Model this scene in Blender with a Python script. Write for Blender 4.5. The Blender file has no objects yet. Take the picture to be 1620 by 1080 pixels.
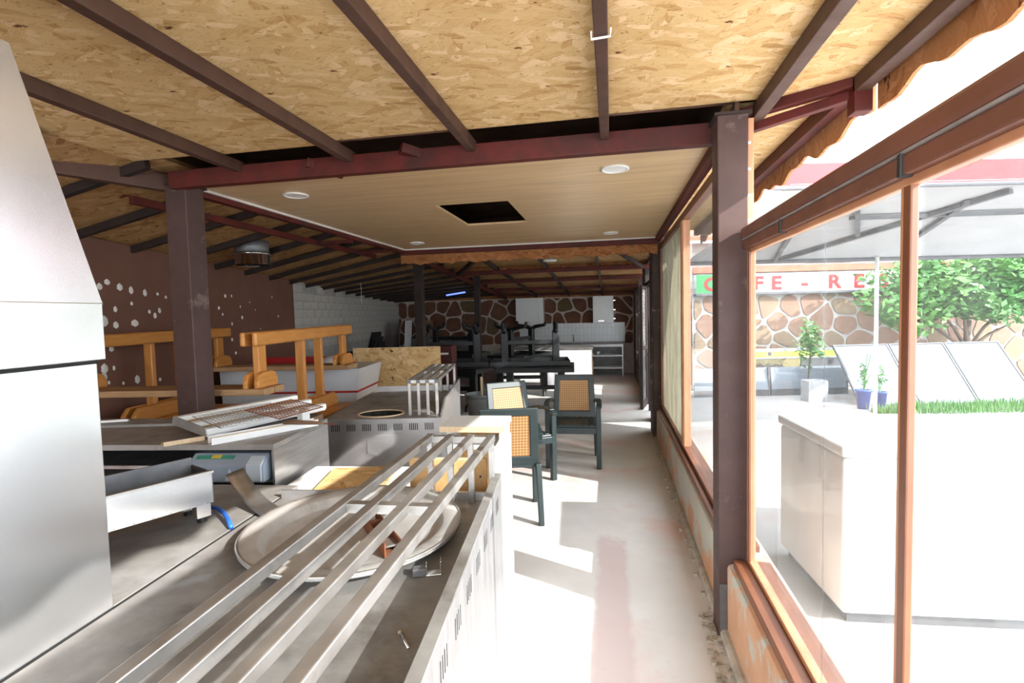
import bpy, bmesh, math, random
from mathutils import Vector, Matrix
random.seed(7)
scene = bpy.context.scene
COL = scene.collection
R = math.radians

# ------------------------------------------------------------------ camera
YAW, PITCH, ROLL, CAM_H = R(11.0), R(-3.1), R(1.4), 1.6
fw = Vector((-math.sin(YAW)*math.cos(PITCH), math.cos(YAW)*math.cos(PITCH), math.sin(PITCH)))
rt = fw.cross(Vector((0, 0, 1))).normalized(); up = rt.cross(fw)
rt2 = math.cos(ROLL)*rt - math.sin(ROLL)*up; up2 = math.sin(ROLL)*rt + math.cos(ROLL)*up
cam_d = bpy.data.cameras.new('camera'); cam_d.sensor_width = 36; cam_d.lens = 18.0
cam_d.clip_start = .02; cam_d.clip_end = 200
cam = bpy.data.objects.new('camera', cam_d); COL.objects.link(cam)
m = Matrix((rt2, up2, -fw)).transposed().to_4x4(); m.translation = Vector((0, 0, CAM_H))
cam.matrix_world = m
scene.camera = cam

# ------------------------------------------------------------------ sky, sun, exposure
w = bpy.data.worlds.new('sky'); scene.world = w; w.use_nodes = True
bg = w.node_tree.nodes['Background']
bg.inputs[0].default_value = (.88, .94, 1.0, 1); bg.inputs[1].default_value = 7.0
sd = bpy.data.lights.new('sun', 'SUN'); sd.energy = 10.0; sd.angle = R(.6); sd.color = (1, .955, .90)
sun = bpy.data.objects.new('sun', sd); COL.objects.link(sun)
SUN_DIR = Vector((-1, .45, -.60))
sun.rotation_euler = SUN_DIR.to_track_quat('-Z', 'Y').to_euler()
scene.view_settings.view_transform = 'Standard'; scene.view_settings.look = 'None'
scene.view_settings.exposure = 0.6; scene.view_settings.gamma = 1.0
scene.view_settings.use_curve_mapping = False
scene.cycles.use_denoising = True
scene.cycles.max_bounces = 10; scene.cycles.diffuse_bounces = 6; scene.cycles.transparent_max_bounces = 16
scene.cycles.caustics_reflective = False; scene.cycles.caustics_refractive = False
scene.cycles.sample_clamp_indirect = 8.0

# ------------------------------------------------------------------ mesh helpers
class MB:
    def __init__(s): s.v = []; s.f = []
    def add(s, vs, fs):
        n = len(s.v); s.v += [tuple(v) for v in vs]; s.f += [tuple(i+n for i in f) for f in fs]; return s
    def box(s, x0, x1, y0, y1, z0, z1, M=None):
        vs = [Vector((x, y, z)) for z in (z0, z1) for y in (y0, y1) for x in (x0, x1)]
        if M: vs = [M @ v for v in vs]
        return s.add(vs, [(0, 2, 3, 1), (4, 5, 7, 6), (0, 1, 5, 4), (2, 6, 7, 3), (0, 4, 6, 2), (1, 3, 7, 5)])
    def bar(s, p, q, wd, ht, upv=(0, 0, 1)):
        p, q = Vector(p), Vector(q); d = (q-p).normalized(); u = Vector(upv)
        if abs(d.dot(u)) > .98: u = Vector((0, 1, 0))
        sd_ = d.cross(u).normalized(); u = sd_.cross(d)
        vs = []
        for c in (p, q):
            for a, b in ((-1, -1), (1, -1), (1, 1), (-1, 1)): vs.append(c+sd_*a*wd/2+u*b*ht/2)
        return s.add(vs, [(3, 2, 1, 0), (4, 5, 6, 7), (0, 1, 5, 4), (1, 2, 6, 5), (2, 3, 7, 6), (3, 0, 4, 7)])
    def tube(s, pts, r, n=8, cap=True):
        pts = [Vector(p) for p in pts]; rs = r if isinstance(r, (list, tuple)) else [r]*len(pts)
        vs = []; fs = []
        for i, p in enumerate(pts):
            d = (pts[min(i+1, len(pts)-1)]-pts[max(i-1, 0)]).normalized()
            u = Vector((0, 0, 1)) if abs(d.z) < .95 else Vector((1, 0, 0))
            a = d.cross(u).normalized(); b = a.cross(d)
            for k in range(n):
                t = 2*math.pi*k/n; vs.append(p+rs[i]*(math.cos(t)*a+math.sin(t)*b))
        for i in range(len(pts)-1):
            for k in range(n):
                fs.append((i*n+k, i*n+(k+1) % n, (i+1)*n+(k+1) % n, (i+1)*n+k))
        if cap: fs += [tuple(range(n))[::-1], tuple((len(pts)-1)*n+k for k in range(n))]
        return s.add(vs, fs)
    def lathe(s, prof, n=32, c=(0, 0, 0)):
        vs = []; fs = []; m_ = len(prof)
        for k in range(n):
            t = 2*math.pi*k/n
            for r_, z in prof: vs.append((c[0]+r_*math.cos(t), c[1]+r_*math.sin(t), c[2]+z))
        for k in range(n):
            for i in range(m_-1):
                a, b = k*m_+i, ((k+1) % n)*m_+i
                fs.append((a, b, b+1, a+1))
        return s.add(vs, fs)
    def prism(s, poly, t0, t1, fn):
        """poly 2d, extruded t0..t1, fn(a,b,t)->xyz"""
        n = len(poly)
        vs = [fn(a, b, t0) for a, b in poly]+[fn(a, b, t1) for a, b in poly]
        fs = [tuple(range(n))[::-1], tuple(range(n, 2*n))]+[(i, (i+1) % n, n+(i+1) % n, n+i) for i in range(n)]
        return s.add(vs, fs)
    def build(s, name, mt, parent=None, bevel=0, smooth=False, loc=None, rotz=0, seg=2):
        me = bpy.data.meshes.new(name); me.from_pydata(s.v, [], s.f); me.validate()
        bm = bmesh.new(); bm.from_mesh(me); bmesh.ops.recalc_face_normals(bm, faces=bm.faces); bm.to_mesh(me); bm.free()
        if smooth: me.polygons.foreach_set('use_smooth', [True]*len(me.polygons))
        me.materials.append(MT[mt] if isinstance(mt, str) else mt)
        o = bpy.data.objects.new(name, me); COL.objects.link(o)
        if loc is not None: o.location = loc
        o.rotation_euler.z = rotz
        if parent: o.parent = parent
        if bevel:
            b = o.modifiers.new('bevel', 'BEVEL'); b.width = bevel; b.segments = seg; b.limit_method = 'ANGLE'; b.angle_limit = R(40)
        return o

def tag(o, label, cat, group=None):
    o['label'] = label; o['category'] = cat
    if group: o['group'] = group
    return o
def thing(name, label, cat, loc=(0, 0, 0), rotz=0, group=None):
    o = bpy.data.objects.new(name, None); COL.objects.link(o); o.location = loc; o.rotation_euler = (0, 0, rotz)
    o.empty_display_size = .1
    return tag(o, label, cat, group)
def struct(o): o['kind'] = 'structure'; return o
def stuff(o): o['kind'] = 'stuff'; return o
def copy_tree(o, parent=None):
    c = o.copy(); COL.objects.link(c); c.parent = parent
    for ch in o.children: copy_tree(ch, c)
    return c
def inst(o, parent, loc=None, rot=None, scale=None):
    c = o.copy(); COL.objects.link(c); c.parent = parent
    if loc is not None: c.location = loc
    if rot is not None: c.rotation_euler = rot
    if scale is not None: c.scale = scale
    return c
def text_obj(txt, size, mt, parent, M, name='lettering', depth=.006, bold=0.0, align='LEFT', sx=1):
    cu = bpy.data.curves.new(name, 'FONT'); cu.body = txt; cu.size = size; cu.extrude = depth; cu.offset = bold; cu.align_x = align
    t = bpy.data.objects.new('tmp', cu); COL.objects.link(t)
    dg = bpy.context.evaluated_depsgraph_get(); me = bpy.data.meshes.new_from_object(t.evaluated_get(dg))
    bpy.data.objects.remove(t); me.name = name
    me.transform(M @ Matrix.Diagonal((sx, 1, 1, 1)))
    me.materials.clear(); me.materials.append(MT[mt])
    o = bpy.data.objects.new(name, me); COL.objects.link(o); o.parent = parent
    return o

# ------------------------------------------------------------------ materials
MT = {}
def nodes(name):
    mt = bpy.data.materials.new(name); mt.use_nodes = True; MT[name] = mt
    nt = mt.node_tree; return mt, nt, nt.nodes['Principled BSDF'], nt.nodes, nt.links
def rgba(c): return (c[0], c[1], c[2], 1)
def coordmap(N, L, scale=(1, 1, 1), rot=(0, 0, 0)):
    tc = N.new('ShaderNodeTexCoord'); mp = N.new('ShaderNodeMapping')
    mp.inputs['Scale'].default_value = scale; mp.inputs['Rotation'].default_value = rot
    L.new(tc.outputs['Object'], mp.inputs['Vector']); return mp.outputs['Vector']
def ramp(N, L, fac, stops):
    r_ = N.new('ShaderNodeValToRGB'); el = r_.color_ramp.elements
    while len(el) < len(stops): el.new(.5)
    for e, (p, c) in zip(el, stops): e.position = p; e.color = rgba(c)
    L.new(fac, r_.inputs['Fac']); return r_.outputs['Color']
def noise(N, L, vec, scale, detail=5, rough=.6, dist=0):
    n = N.new('ShaderNodeTexNoise'); n.inputs['Scale'].default_value = scale; n.inputs['Detail'].default_value = detail
    n.inputs['Roughness'].default_value = rough; n.inputs['Distortion'].default_value = dist
    L.new(vec, n.inputs['Vector']); return n.outputs['Fac']
def mix(N, L, fac, a, b, mode='MIX'):
    x = N.new('ShaderNodeMix'); x.data_type = 'RGBA'; x.blend_type = mode
    for sock, val in ((x.inputs[0], fac), (x.inputs[6], a), (x.inputs[7], b)):
        if hasattr(val, 'links') or hasattr(val, 'is_linked'): L.new(val, sock)
        elif isinstance(val, (int, float)): sock.default_value = val
        else: sock.default_value = rgba(val)
    return x.outputs[2]
def bump(N, L, h, P, strength, dist=.01):
    b = N.new('ShaderNodeBump'); b.inputs['Strength'].default_value = strength; b.inputs['Distance'].default_value = dist
    L.new(h, b.inputs['Height']); L.new(b.outputs['Normal'], P.inputs['Normal'])
def pm(name, c1, c2=None, scale=4, stretch=(1, 1, 1), rough=.5, metal=0, bmp=0, lo=.35, hi=.65, c3=None, scale3=1.5, lo3=.55, hi3=.62, spec=.5, detail=6, rough2=None):
    mt, nt, P, N, L = nodes(name)
    P.inputs['Metallic'].default_value = metal; P.inputs['Roughness'].default_value = rough
    P.inputs['Specular IOR Level'].default_value = spec
    if c2 is None: c2 = tuple(x*.8 for x in c1)
    v = coordmap(N, L, stretch)
    f = noise(N, L, v, scale, detail)
    c = ramp(N, L, f, [(lo, c1), (hi, c2)])
    if c3:
        g = noise(N, L, coordmap(N, L), scale3, 8, .65)
        fac = ramp(N, L, g, [(lo3, (0, 0, 0)), (hi3, (1, 1, 1))])
        c = mix(N, L, fac, c, c3)
    L.new(c, P.inputs['Base Color'])
    if rough2 is not None:
        rr = ramp(N, L, noise(N, L, coordmap(N, L, stretch), scale*1.7, 5), [(lo, (rough,)*3), (hi, (rough2,)*3)])
        L.new(rr, P.inputs['Roughness'])
    if bmp: bump(N, L, f, P, bmp)
    return mt

def osb(name, rot=(0, 0, 0), light=(.66, .46, .225), mid=(.54, .34, .14), dark=(.33, .165, .055)):
    mt, nt, P, N, L = nodes(name); P.inputs['Roughness'].default_value = .75; P.inputs['Specular IOR Level'].default_value = .2
    base = coordmap(N, L, (1, 1, 1), rot)
    nz = N.new('ShaderNodeTexNoise'); nz.inputs['Scale'].default_value = 9; nz.inputs['Detail'].default_value = 3
    L.new(base, nz.inputs['Vector'])
    ad = N.new('ShaderNodeVectorMath'); ad.operation = 'MULTIPLY_ADD'
    L.new(nz.outputs['Color'], ad.inputs[0]); ad.inputs[1].default_value = (.035, .035, .035); L.new(base, ad.inputs[2])
    outs = []
    for k, (sc, rz) in enumerate((((9, 28, 9), .5), ((10, 32, 10), -.35), ((14, 27, 14), 1.5))):
        mp = N.new('ShaderNodeMapping'); mp.vector_type = 'POINT'
        r1 = N.new('ShaderNodeVectorRotate'); r1.rotation_type = 'Z_AXIS'; r1.inputs['Angle'].default_value = rz
        L.new(ad.outputs[0], r1.inputs['Vector'])
        mp.inputs['Scale'].default_value = sc; mp.inputs['Location'].default_value = (k*3.7, k*1.9, 0); L.new(r1.outputs[0], mp.inputs['Vector'])
        vo = N.new('ShaderNodeTexVoronoi'); vo.voronoi_dimensions = '2D'; vo.inputs['Scale'].default_value = 1.0
        L.new(mp.outputs[0], vo.inputs['Vector'])
        mp2 = N.new('ShaderNodeMapping'); mp2.inputs['Scale'].default_value = (14, 190, 14); L.new(r1.outputs[0], mp2.inputs['Vector'])
        st = noise(N, L, mp2.outputs[0], 1.0, 3)
        sep = N.new('ShaderNodeSeparateColor'); L.new(vo.outputs['Color'], sep.inputs[0])
        ma = N.new('ShaderNodeMath'); ma.operation = 'MULTIPLY_ADD'; L.new(st, ma.inputs[0]); ma.inputs[1].default_value = .75
        L.new(sep.outputs[0], ma.inputs[2])
        outs.append((ma.outputs[0], sep.outputs[1]))
    a, b, c = outs
    g1 = N.new('ShaderNodeMath'); g1.operation = 'GREATER_THAN'; L.new(a[1], g1.inputs[0]); g1.inputs[1].default_value = .5
    g2 = N.new('ShaderNodeMath'); g2.operation = 'GREATER_THAN'; L.new(b[1], g2.inputs[0]); g2.inputs[1].default_value = .55
    def fm(f, x, y):
        q = N.new('ShaderNodeMix'); q.data_type = 'FLOAT'; L.new(f, q.inputs[0]); L.new(x, q.inputs[2]); L.new(y, q.inputs[3]); return q.outputs[0]
    h = fm(g2.outputs[0], fm(g1.outputs[0], a[0], c[0]), b[0])
    hs = N.new('ShaderNodeMath'); hs.operation = 'MULTIPLY'; L.new(h, hs.inputs[0]); hs.inputs[1].default_value = .6
    col = ramp(N, L, hs.outputs[0], [(.12, dark), (.27, mid), (.45, light), (.62, (light[0]*.9, light[1]*.86, light[2]*.78)), (.80, (light[0]*1.15, light[1]*1.2, light[2]*1.4))])
    ln_ = noise(N, L, coordmap(N, L, (30, 75, 30), rot), 1.0, 4, .75, .6)
    lf = ramp(N, L, ln_, [(.33, (1, 1, 1)), (.42, (0, 0, 0))])
    col = mix(N, L, lf, col, (.33, .16, .05))
    fl = noise(N, L, coordmap(N, L, (7, 12, 7), rot), 1.0, 4, .6)
    ff = ramp(N, L, fl, [(.655, (0, 0, 0)), (.69, (1, 1, 1))])
    col = mix(N, L, ff, col, (.13, .045, .015))
    big = ramp(N, L, noise(N, L, base, 1.3, 3), [(.3, (.86, .84, .8)), (.7, (1, 1, 1))])
    col = mix(N, L, 1.0, col, big, 'MULTIPLY')
    L.new(col, P.inputs['Base Color']); bump(N, L, h, P, .35, .004)
osb('osb_flat'); osb('osb_wall', (R(90), 0, 0)); osb('osb_end', (R(90), 0, R(90)))
osb('osb_stained', (R(90), 0, 0), (.36, .15, .055), (.25, .09, .03), (.13, .04, .015))
osb('osb_stained_end', (0, R(90), 0), (.46, .22, .09), (.36, .15, .055), (.2, .07, .025))
osb('osb_dark', (0, 0, 0), (.42, .25, .11), (.30, .16, .06), (.15, .07, .03))

pm('brown_paint', (.080, .040, .027), (.060, .029, .020), 6, rough=.5, rough2=.65, bmp=.05, spec=.3)
pm('brown_post', (.075, .042, .036), (.056, .031, .027), 5, rough=.5, rough2=.65, spec=.3, c3=(.2, .14, .12), scale3=5, lo3=.6, hi3=.75)
pm('red_primer', (.105, .014, .010), (.062, .011, .008), 7, rough=.6, spec=.3, c3=(.04, .013, .010), scale3=3, lo3=.5, hi3=.7)
pm('dark_steel', (.022, .015, .013), (.036, .024, .02), 6, rough=.6, spec=.25)
pm('frame_brown', (.20, .075, .035), (.15, .052, .025), 4, rough=.42, bmp=.03)
pm('frame_light', (.55, .27, .14), (.42, .18, .09), 6, (1, 1, .3), rough=.5)
pm('transom_brown', (.17, .066, .04), (.12, .047, .03), 3, rough=.38, rough2=.55, c3=(.27, .16, .12), scale3=6, lo3=.62, hi3=.8)
pm('seam_grey', (.28, .25, .24), (.2, .17, .16), 10, rough=.7)
pm('ceiling_panel', (.68, .49, .275), (.50, .335, .17), 1.6, (.8, 11, 1), rough=.35, lo=.3, hi=.7, detail=8)
pm('ceiling_trim', (.75, .72, .68), rough=.5)
pm('white_plastic', (.82, .82, .80), (.74, .74, .72), 8, rough=.4)
pm('white_paint', (.80, .80, .79), (.70, .70, .70), 5, rough=.35, c3=(.6, .58, .55), scale3=4, lo3=.62, hi3=.75)
pm('white_lacquer', (.80, .81, .80), (.75, .76, .76), 3, rough=.3)
pm('plaster_brown', (.17, .078, .052), (.145, .066, .045), 3, rough=.9, bmp=.15)
pm('plaster_white', (.78, .75, .70), (.66, .62, .58), 30, rough=.95, bmp=.3)
pm('brick_white', (.52, .49, .45), (.42, .40, .37), 6, rough=.95, bmp=.25)
pm('brick_mortar', (.40, .38, .35), (.32, .30, .28), 12, rough=1, bmp=.2)
pm('floor_concrete', (.66, .63, .60), (.56, .52, .49), 1.6, rough=.75, rough2=.9, lo=.3, hi=.7, c3=(.62, .46, .42), scale3=.75, lo3=.52, hi3=.62, bmp=.06)
def floor_stain():
    nt = MT['floor_concrete'].node_tree; N, L = nt.nodes, nt.links; P = N['Principled BSDF']
    src = P.inputs['Base Color'].links[0].from_socket
    tc = N.new('ShaderNodeTexCoord'); sp = N.new('ShaderNodeSeparateXYZ'); L.new(tc.outputs['Object'], sp.inputs[0])
    nz = noise(N, L, tc.outputs['Object'], 5, 6, .7)
    ax_ = N.new('ShaderNodeMath'); ax_.operation = 'ABSOLUTE'; sb = N.new('ShaderNodeMath'); sb.operation = 'ADD'; L.new(sp.outputs[0], sb.inputs[0]); sb.inputs[1].default_value = .01
    L.new(sb.outputs[0], ax_.inputs[0])
    m1 = N.new('ShaderNodeMath'); m1.operation = 'MULTIPLY_ADD'; L.new(nz, m1.inputs[0]); m1.inputs[1].default_value = .10; L.new(ax_.outputs[0], m1.inputs[2])
    f1 = ramp(N, L, m1.outputs[0], [(.125, (1, 1, 1)), (.16, (0, 0, 0))])
    m2 = N.new('ShaderNodeMath'); m2.operation = 'MULTIPLY_ADD'; L.new(nz, m2.inputs[0]); m2.inputs[1].default_value = .5; L.new(sp.outputs[1], m2.inputs[2])
    dv_ = N.new('ShaderNodeMath'); dv_.operation = 'DIVIDE'; L.new(m2.outputs[0], dv_.inputs[0]); dv_.inputs[1].default_value = 10
    f2 = ramp(N, L, dv_.outputs[0], [(.375, (.75, .75, .75)), (.39, (0, 0, 0))])
    f = mix(N, L, 1.0, f1, f2, 'MULTIPLY')
    sv = N.new('ShaderNodeSeparateColor'); L.new(f, sv.inputs[0])
    L.new(mix(N, L, sv.outputs[0], src, (.52, .40, .385)), P.inputs['Base Color'])
    n2 = noise(N, L, tc.outputs['Object'], 14, 8, .75)
    sp2 = ramp(N, L, n2, [(.62, (0, 0, 0)), (.72, (.5, .5, .5))]); s2 = N.new('ShaderNodeSeparateColor'); L.new(sp2, s2.inputs[0])
    src = P.inputs['Base Color'].links[0].from_socket
    L.new(mix(N, L, s2.outputs[0], src, (.36, .34, .33)), P.inputs['Base Color'])
floor_stain()
pm('parapet', (.62, .36, .22), (.54, .29, .17), 4, rough=.92, bmp=.2, c3=(.50, .49, .43), scale3=2.6, lo3=.46, hi3=.52)
pm('pilaster', (.07, .045, .035), (.04, .028, .024), 6, rough=.85, bmp=.2, c3=(.42, .36, .28), scale3=7, lo3=.60, hi3=.63)
pm('back_plaster', (.16, .08, .045), (.10, .05, .03), 4, rough=.9, bmp=.15)
pm('stone_brown', (.17, .075, .042), (.11, .048, .028), 5, rough=.85, bmp=.3)
pm('stone_olive', (.13, .085, .04), (.10, .065, .03), 5, rough=.85, bmp=.3)
pm('joint_white', (.56, .48, .42), (.46, .39, .34), 9, rough=.9, bmp=.2)
pm('yard_stone', (.32, .19, .135), (.25, .145, .10), 4, rough=.9, bmp=.3)
pm('yard_stone_b', (.30, .215, .14), (.24, .165, .11), 4, rough=.9, bmp=.3)
pm('yard_ground', (.42, .41, .40), (.34, .33, .32), 1.2, rough=.95, bmp=.1, c3=(.36, .30, .28), scale3=.8, lo3=.5, hi3=.6)
pm('steel', (.62, .62, .62), (.50, .50, .50), 3, (1, 1, 12), rough=.28, metal=.95, rough2=.45)
pm('steel_hood', (.80, .82, .84), (.76, .78, .80), 2.0, (1, 1, 1), rough=.27, metal=.9)
pm('steel_panel', (.62, .62, .63), (.50, .50, .51), 2.5, (1, 12, 1), rough=.32, metal=.9, rough2=.5, c3=(.48, .46, .43), scale3=3, lo3=.55, hi3=.8)
pm('steel_dusty', (.37, .36, .345), (.27, .26, .245), 7, rough=.4, metal=.5, rough2=.62, c3=(.15, .13, .115), scale3=2.6, lo3=.53, hi3=.70, bmp=.03)
pm('steel_bar', (.52, .505, .485), (.42, .405, .385), 8, rough=.34, metal=.85, rough2=.5, c3=(.32, .30, .275), scale3=9, lo3=.55, hi3=.7)
pm('tray_tin', (.52, .51, .495), (.41, .40, .385), 8, rough=.36, metal=.2, rough2=.6, c3=(.27, .25, .23), scale3=4, lo3=.58, hi3=.72)
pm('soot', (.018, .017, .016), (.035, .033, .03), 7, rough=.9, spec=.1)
pm('dark_sheet', (.12, .12, .125), (.19, .19, .195), 6, rough=.5, metal=.5)
pm('black_slot', (.01, .01, .01), rough=.9)
pm('rust', (.25, .085, .035), (.13, .04, .02), 9, rough=.85, bmp=.2)
pm('pine', (.56, .25, .06), (.44, .17, .035), 3, (2, 14, 14), rough=.4, lo=.3, hi=.7)
pm('pine_z', (.56, .25, .06), (.44, .17, .035), 3, (14, 14, 2), rough=.4, lo=.3, hi=.7)
pm('pine_y', (.56, .25, .06), (.44, .17, .035), 3, (14, 2, 14), rough=.4, lo=.3, hi=.7)
pm('pine_dusty', (.42, .25, .12), (.30, .17, .08), 4, (2, 14, 14), rough=.7)
pm('boat_white', (.66, .66, .67), (.58, .58, .60), 2, rough=.4)
pm('boat_red', (.45, .015, .015), (.36, .012, .012), 3, rough=.4)
pm('crate_red', (.075, .010, .008), (.05, .008, .007), 4, rough=.6)
pm('crate_brown', (.20, .115, .07), (.15, .085, .05), 4, rough=.8)
pm('chipboard', (.72, .44, .19), (.64, .37, .15), 40, rough=.7)
pm('raw_wood', (.70, .55, .36), (.60, .45, .28), 4, (14, 2, 2), rough=.75)
pm('plastic_green', (.016, .026, .028), (.024, .037, .039), 6, rough=.42)
pm('plastic_black', (.006, .007, .008), (.011, .012, .014), 5, rough=.45)
pm('scale_blue', (.28, .33, .40), (.24, .29, .36), 3, rough=.45)
pm('scale_light', (.50, .58, .66), (.46, .54, .62), 3, rough=.4)
pm('label_green', (.05, .28, .20), rough=.5); pm('label_yellow', (.7, .5, .06), rough=.5)
pm('gold_reflector', (.50, .33, .13), (.40, .25, .09), 5, rough=.4, metal=.5)
pm('hose_blue', (.02, .12, .55), rough=.4)
pm('bucket_grey', (.30, .33, .35), (.26, .29, .31), 4, rough=.5)
pm('gas_grey', (.25, .24, .26), (.2, .19, .2), 4, rough=.5)
pm('worktop', (.16, .14, .13), (.11, .1, .095), 12, rough=.35)
pm('sign_white', (.55, .56, .55), rough=.4); pm('sign_red', (.42, .02, .02), rough=.4); pm('sign_green', (.03, .28, .08), rough=.4)
pm('banner_yellow', (.75, .72, .12), (.6, .68, .12), 3, rough=.6)
pm('board_olive', (.36, .30, .15), (.30, .25, .13), 3, rough=.6); pm('board_dark', (.10, .10, .11), (.15, .15, .16), 5, rough=.6)
pm('letter_dark', (.12, .10, .14), rough=.6)
pm('canvas_grey', (.50, .50, .51), (.44, .44, .45), 2, rough=.85); pm('canvas_red', (.50, .012, .014), (.43, .010, .012), 2, rough=.8)
pm('truss', (.10, .10, .11), (.13, .13, .14), 6, rough=.6)
pm('panel_white', (.26, .29, .33), (.235, .265, .305), 2, rough=.3)
pm('pot_blue', (.04, .10, .42), rough=.35); pm('block_grey', (.46, .46, .46), (.38, .38, .38), 9, rough=.95)
pm('bark', (.16, .11, .08), (.10, .07, .05), 8, rough=.95, bmp=.4)
pm('leaf', (.07, .20, .045), (.12, .28, .06), 2, rough=.5); pm('leaf_dark', (.06, .2, .05), (.09, .26, .06), 2, rough=.5)
pm('roof_tile', (.55, .18, .11), (.42, .13, .08), 8, rough=.85)
pm('black_rubber', (.02, .02, .02), rough=.6); pm('chrome', (.7, .7, .7), rough=.18, metal=1)
pm('rubble', (.50, .45, .38), (.34, .30, .25), 14, rough=1, bmp=.4)

def cane():
    mt, nt, P, N, L = nodes('cane'); P.inputs['Roughness'].default_value = .55
    v = coordmap(N, L, (1, 1, 1), (0, R(45), 0))
    ck = N.new('ShaderNodeTexChecker'); ck.inputs['Scale'].default_value = 62
    mp = coordmap(N, L, (1, .0, 1), (0, R(45), 0)); L.new(mp, ck.inputs['Vector'])
    c = mix(N, L, ck.outputs['Fac'], (.50, .28, .11), (.27, .13, .05))
    L.new(c, P.inputs['Base Color']); bump(N, L, ck.outputs['Fac'], P, .6, .004)
cane()
def tiles():
    mt, nt, P, N, L = nodes('wall_tile'); P.inputs['Roughness'].default_value = .25
    v = coordmap(N, L, (1, 1, 1), (R(90), 0, 0))
    b = N.new('ShaderNodeTexBrick'); b.offset = 0; b.inputs['Scale'].default_value = 1; b.inputs['Brick Width'].default_value = .10; b.inputs['Row Height'].default_value = .2
    b.inputs['Mortar Size'].default_value = .006; b.inputs['Color1'].default_value = (.72, .74, .74, 1); b.inputs['Color2'].default_value = (.66, .69, .70, 1); b.inputs['Mortar'].default_value = (.58, .58, .57, 1)
    L.new(v, b.inputs['Vector']); L.new(b.outputs['Color'], P.inputs['Base Color'])
tiles()
def glass(name, dust, tint, dlo, dhi, trans=(.97, .985, .98)):
    mt = bpy.data.materials.new(name); mt.use_nodes = True; MT[name] = mt
    nt = mt.node_tree; N, L = nt.nodes, nt.links
    N.remove(N['Principled BSDF']); out = N['Material Output']
    tr = N.new('ShaderNodeBsdfTransparent'); tr.inputs[0].default_value = rgba(trans)
    gl = N.new('ShaderNodeBsdfGlossy'); gl.inputs['Roughness'].default_value = .02
    df = N.new('ShaderNodeBsdfDiffuse'); df.inputs[0].default_value = rgba(dust)
    tl = N.new('ShaderNodeBsdfTranslucent'); tl.inputs[0].default_value = rgba(dust)
    m1 = N.new('ShaderNodeMixShader'); m1.inputs[0].default_value = .5; L.new(df.outputs[0], m1.inputs[1]); L.new(tl.outputs[0], m1.inputs[2])
    lw = N.new('ShaderNodeLayerWeight'); lw.inputs[0].default_value = .5
    pw = N.new('ShaderNodeMath'); pw.operation = 'POWER'; L.new(lw.outputs['Facing'], pw.inputs[0]); pw.inputs[1].default_value = 5
    fr = N.new('ShaderNodeMath'); fr.operation = 'MULTIPLY_ADD'; L.new(pw.outputs[0], fr.inputs[0]); fr.inputs[1].default_value = .5; fr.inputs[2].default_value = .02
    m2 = N.new('ShaderNodeMixShader'); L.new(fr.outputs[0], m2.inputs[0]); L.new(tr.outputs[0], m2.inputs[1]); L.new(gl.outputs[0], m2.inputs[2])
    f = noise(N, L, coordmap(N, L, (1, 2.5, .8)), 2.2, 7, .65)
    c = ramp(N, L, f, [(.3, (dlo,)*3), (.7, (dhi,)*3)])
    m3 = N.new('ShaderNodeMixShader'); L.new(c, m3.inputs[0]); L.new(m2.outputs[0], m3.inputs[1]); L.new(m1.outputs[0], m3.inputs[2])
    L.new(m3.outputs[0], out.inputs[0])
glass('glass_clear', (.8, .82, .8), 0, .006, .03, (.80, .815, .82))
glass('glass_dirty', (.30, .285, .215), 0, .55, .97)
glass('glass_back', (.6, .6, .56), 0, .05, .22)

# ------------------------------------------------------------------ measuring helpers
def ray(px, py): return fw + rt2*((px-810)/810) - up2*((py-540)/810)
def at(px, py, x=None, y=None, z=None, d=None):
    r_ = ray(px, py); c = Vector((0, 0, CAM_H))
    if d is None:
        d = x/r_.x if x is not None else y/r_.y if y is not None else (z-CAM_H)/r_.z
    return c + r_*d
def lerp(a, b, t): return a+(b-a)*t
def wall_x(y): return -4.0-.1741*(y-3.25)
def wall_z(y): return lerp(2.25, 2.13, (y-3.25)/3.64) if y < 6.89 else lerp(2.13, 1.99, (y-6.89)/6.41)
def ridge_z(y): return 2.54 if y < 6.4 else lerp(2.54, 2.08, (y-6.4)/7.0)

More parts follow.
